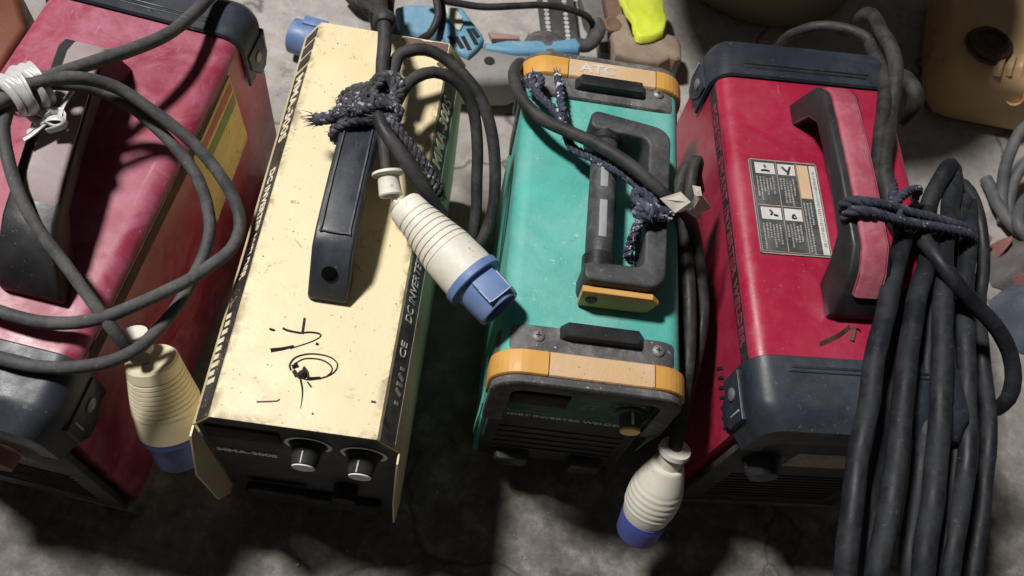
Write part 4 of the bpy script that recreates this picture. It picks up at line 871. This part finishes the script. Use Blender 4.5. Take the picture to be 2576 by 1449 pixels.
tube(tool2, pts((1060, -30, .10), (1106, -2, .10), (1160, 9, .096), (1224, 17, .092), (1300, 15, .09), (1359, 13, .088), (1415, 19, .084), (1450, 29, .078), (1480, 44, .07), (1492, 70, .055), (1480, 100, .05)), .0042, wob=.0006, seed=31)
tag(link('black_cord', tool2, m_rub), 'thin black cord stretched across the top behind the power tool', 'cord')
bm = bmesh.new(); tube(bm, pts((1092, -40, .12), (1098, 0, .118), (1103, 34, .112), (1095, 62, .106), (1082, 84, .10), (1062, 98, .085), (1050, 108, .06)), .0045, wob=.0005, seed=32); tube(bm, pts((1118, -40, .10), (1112, 10, .10), (1115, 40, .098), (1110, 75, .094), (1104, 98, .08)), .0042, wob=.0005, seed=33)
tag(link('tool_cord', bm, m_rub), 'dark grey cord bent over the blue motor of the power tool', 'cord')
bm = bmesh.new()
for k, q in enumerate((((905, -40, .03), (912, 5, .05), (935, 40, .04), (960, 80, .02)), ((930, -40, .09), (938, 10, .10), (948, 60, .08), (952, 110, .05)), ((985, -40, .08), (975, 20, .10), (985, 70, .08), (1000, 120, .05)), ((960, -50, .13), (958, 5, .14), (966, 50, .12), (975, 110, .08)), ((870, -20, .02), (895, 8, .02), (915, 2, .03), (935, -20, .05)))):
    tube(bm, pts(*q), .0075 if k else .006, 14, .005, wob=.0006, seed=80+k)
tag(link('hose_bundle', bm, m_rub), 'bundle of thick black hoses behind the yellow machine', 'cable')

# bucket; tilt and flare of its unseen top shaped to cast shade
ctr = at(1862, 62, 0)+Vector((0.01, .150, 0))
bk = empty('bucket', (ctr.x, ctr.y, 0), 0, 'dull olive bucket at the top behind the right red machine, its unseen leaning top shaped to cast shade', 'bucket')
def shade_lean(bm):
    for v in bm.verts: v.co.x -= .26*v.co.z; v.co.y -= .33*v.co.z
bm = bmesh.new(); lathe(bm, [(.0, .128), (.006, .146), (.03, .151), (.20, .184), (.42, .220), (.42, .214), (.20, .177), (.03, .145), (.012, 0)], (0, 0, 0), (0, 0, 1), 64); shade_lean(bm); link('wall', bm, m_bucket, bk, angle=40)
bm = bmesh.new(); lathe(bm, [(.405, .219), (.405, .232), (.425, .232), (.428, .225), (.428, .213), (.42, .213)], (0, 0, 0), (0, 0, 1), 64); shade_lean(bm); link('rim', bm, m_bucket, bk)

# jerrycan lying at the top right
jp = at(2500, 110, 0); jz = .11
jc = empty('jerrycan', (jp.x, jp.y, 0), 0, 'cream plastic jerrycan with a brown cap at the top right', 'jerrycan', worldspace=True)
bm = bmesh.new(); outline(bm, [(2425, -150), (2412, 20), (2416, 105), (2446, 160), (2500, 180), (2580, 196), (2680, 215), (2800, 230), (2800, -150)], .002, jz, .028, 5); link('can_body', bm, m_jerry, jc, angle=60)
bm = bmesh.new(); jn = Vector((0, 0, 1)); lathe(bm, [(0, .031), (.003, .030), (.003, .0275), (.009, .0265), (.010, .0245), (.010, .021), (.006, .0195), (.006, .008), (.0075, .006), (.0075, 0)], at(2487, 118, jz-.002), jn, 32); cp = link('cap', bm, m_jhole, jc)
bm = bmesh.new(); lathe(bm, [(0, .013), (.022, .012), (.024, .0105), (.022, .009), (.006, .0085), (.006, 0)], at(2562, 240, jz-.045), Vector((-.5, -.65, .4)), 26); link('spout', bm, m_jerry, jc)
bm = bmesh.new()
for k in range(3): tube(bm, pts((2520+k*26, 140, jz+.001), (2512+k*26, 165, jz-.001), (2505+k*28, 190, jz-.010)), .006, 10, .004, flat=.5)
link('rib', bm, m_jerry, jc)

# grey cables and rags at the right edge
bm = bmesh.new()
tube(bm, pts((2600, 300, .07), (2567, 330, .065), (2545, 372, .055), (2526, 430, .035), (2520, 490, .018), (2524, 560, .010)), .0072, wob=.0006, seed=41); tube(bm, pts((2600, 390, .05), (2574, 418, .04), (2552, 455, .028), (2538, 510, .014), (2535, 560, .010)), .0070, wob=.0006, seed=42)
tube(bm, pts((2480, 450, .010), (2494, 478, .012), (2510, 513, .016), (2538, 555, .020), (2580, 595, .020), (2640, 620, .016)), .0074, wob=.0006, seed=43)
tube(bm, pts((2640, 470, .010), (2580, 500, .010), (2560, 560, .03), (2600, 620, .02)), .0072, wob=.0006, seed=44)
tag(link('grey_cable', bm, m_greycable), 'coil of grey cable on the floor at the right edge', 'cable')
def rag(name, px, h, mat, label, seed, amp=.010, z0=0.0, cat='rag', edge=3):
    P = [at(x, y, z0) for x, y in px]; c = sum(P, Vector())/len(P); bm = bmesh.new(); n = 40; rings = []
    m_ = 14
    cen = bm.verts.new((c.x, c.y, z0+h))
    for j in range(1, m_+1):
        f = j/m_; row = []
        for k in range(n):
            t = k/n*len(P); a = int(t) % len(P); u = t-int(t); e = P[a]*(1-u)+P[(a+1) % len(P)]*u
            p = c+(e-c)*f; z = z0+h*(1-f**edge)+.0015
            nn = mn.noise(Vector((p.x*30+seed, p.y*30, seed)))+.5*mn.noise(Vector((p.x*70, p.y*70+seed, 0)))
            row.append(bm.verts.new((p.x+.004*nn, p.y+.004*nn, max(z0+.001, z+amp*nn*(1-f**6)))))
        rings.append(row)
    for k in range(n): bm.faces.new((cen, rings[0][k], rings[0][(k+1) % n]))
    for a, b_ in zip(rings[:-1], rings[1:]):
        for k in range(n): bm.faces.new((a[k], b_[k], b_[(k+1) % n], a[(k+1) % n]))
    return tag(link(name, bm, mat, angle=80), label, cat)
rag('plastic_wrapper', [T(*x) for x in ((2030, -60), (2180, -70), (2330, -60), (2352, 60), (2388, 170), (2392, 240), (2355, 288), (2280, 322), (2200, 332), (2158, 312), (2140, 230), (2100, 130), (2055, 40))], .009, m_neon, 'fluorescent yellow plastic wrapper lying on the wooden block', 21, .0016, .047, 'wrapper', 40)
rag('cloth_rag', [(2470, 640), (2520, 600), (2600, 590), (2700, 640), (2700, 760), (2560, 745), (2490, 720)], .030, m_ragdark, 'crumpled dark grey rag at the right edge', 3)
rag('cloth_rag', [(2478, 625), (2510, 615), (2512, 645), (2488, 668)], .034, m_ragpink, 'small pink rag scrap beside the cable bundle', 5, .004)
rag('cloth_rag', [(2515, 710), (2560, 695), (2640, 700), (2640, 745), (2550, 735)], .040, m_ragpink, 'larger pink rag lying on the grey rag', 8, .005)
rag('cloth_rag', [(2485, 760), (2530, 722), (2600, 730), (2700, 780), (2690, 900), (2610, 905), (2560, 880), (2500, 800)], .040, m_denim, 'blue-grey cloth crumpled at the right edge', 11, .012)
bm = bmesh.new(); outline(bm, [(2472, 570), (2500, 598), (2490, 615), (2474, 628)], .001, .03, .003); tag(link('leather_scrap', bm, m_leather), 'small tan scrap beside the cable bundle', 'scrap')

# orange machine side at the far left
bm = bmesh.new(); outline(bm, [(30, -60), (64, 66), (0, 172), (-160, 420), (-420, 300), (-160, -160)], .004, .20, .006, 3); oc = tag(link('orange_case', bm, m_rust), 'dark orange metal case at the upper left edge', 'case')

# grit and crumbs on the floor
bm = bmesh.new(); rg = random.Random(5)
for k in range(260):
    x, y = rg.uniform(-.6, .75), rg.uniform(.02, 1.15); r = rg.choice((.0008, .0011, .0015, .0022)); t = bmesh.new(); bmesh.ops.create_icosphere(t, subdivisions=1, radius=r)
    for v in t.verts: v.co *= rg.uniform(.6, 1.2)
    bmesh.ops.translate(t, vec=Vector((x, y, r*.5)), verts=t.verts[:]); put(bm, t)
gt = link('grit', bm, M('pale_grit', (.34, .32, .29), .9, bump=0, var=.5), base=False, smooth=False); gt['kind'] = 'stuff'; gt['label'] = 'fine grit and crumbs scattered over the concrete floor'; gt['category'] = 'grit'
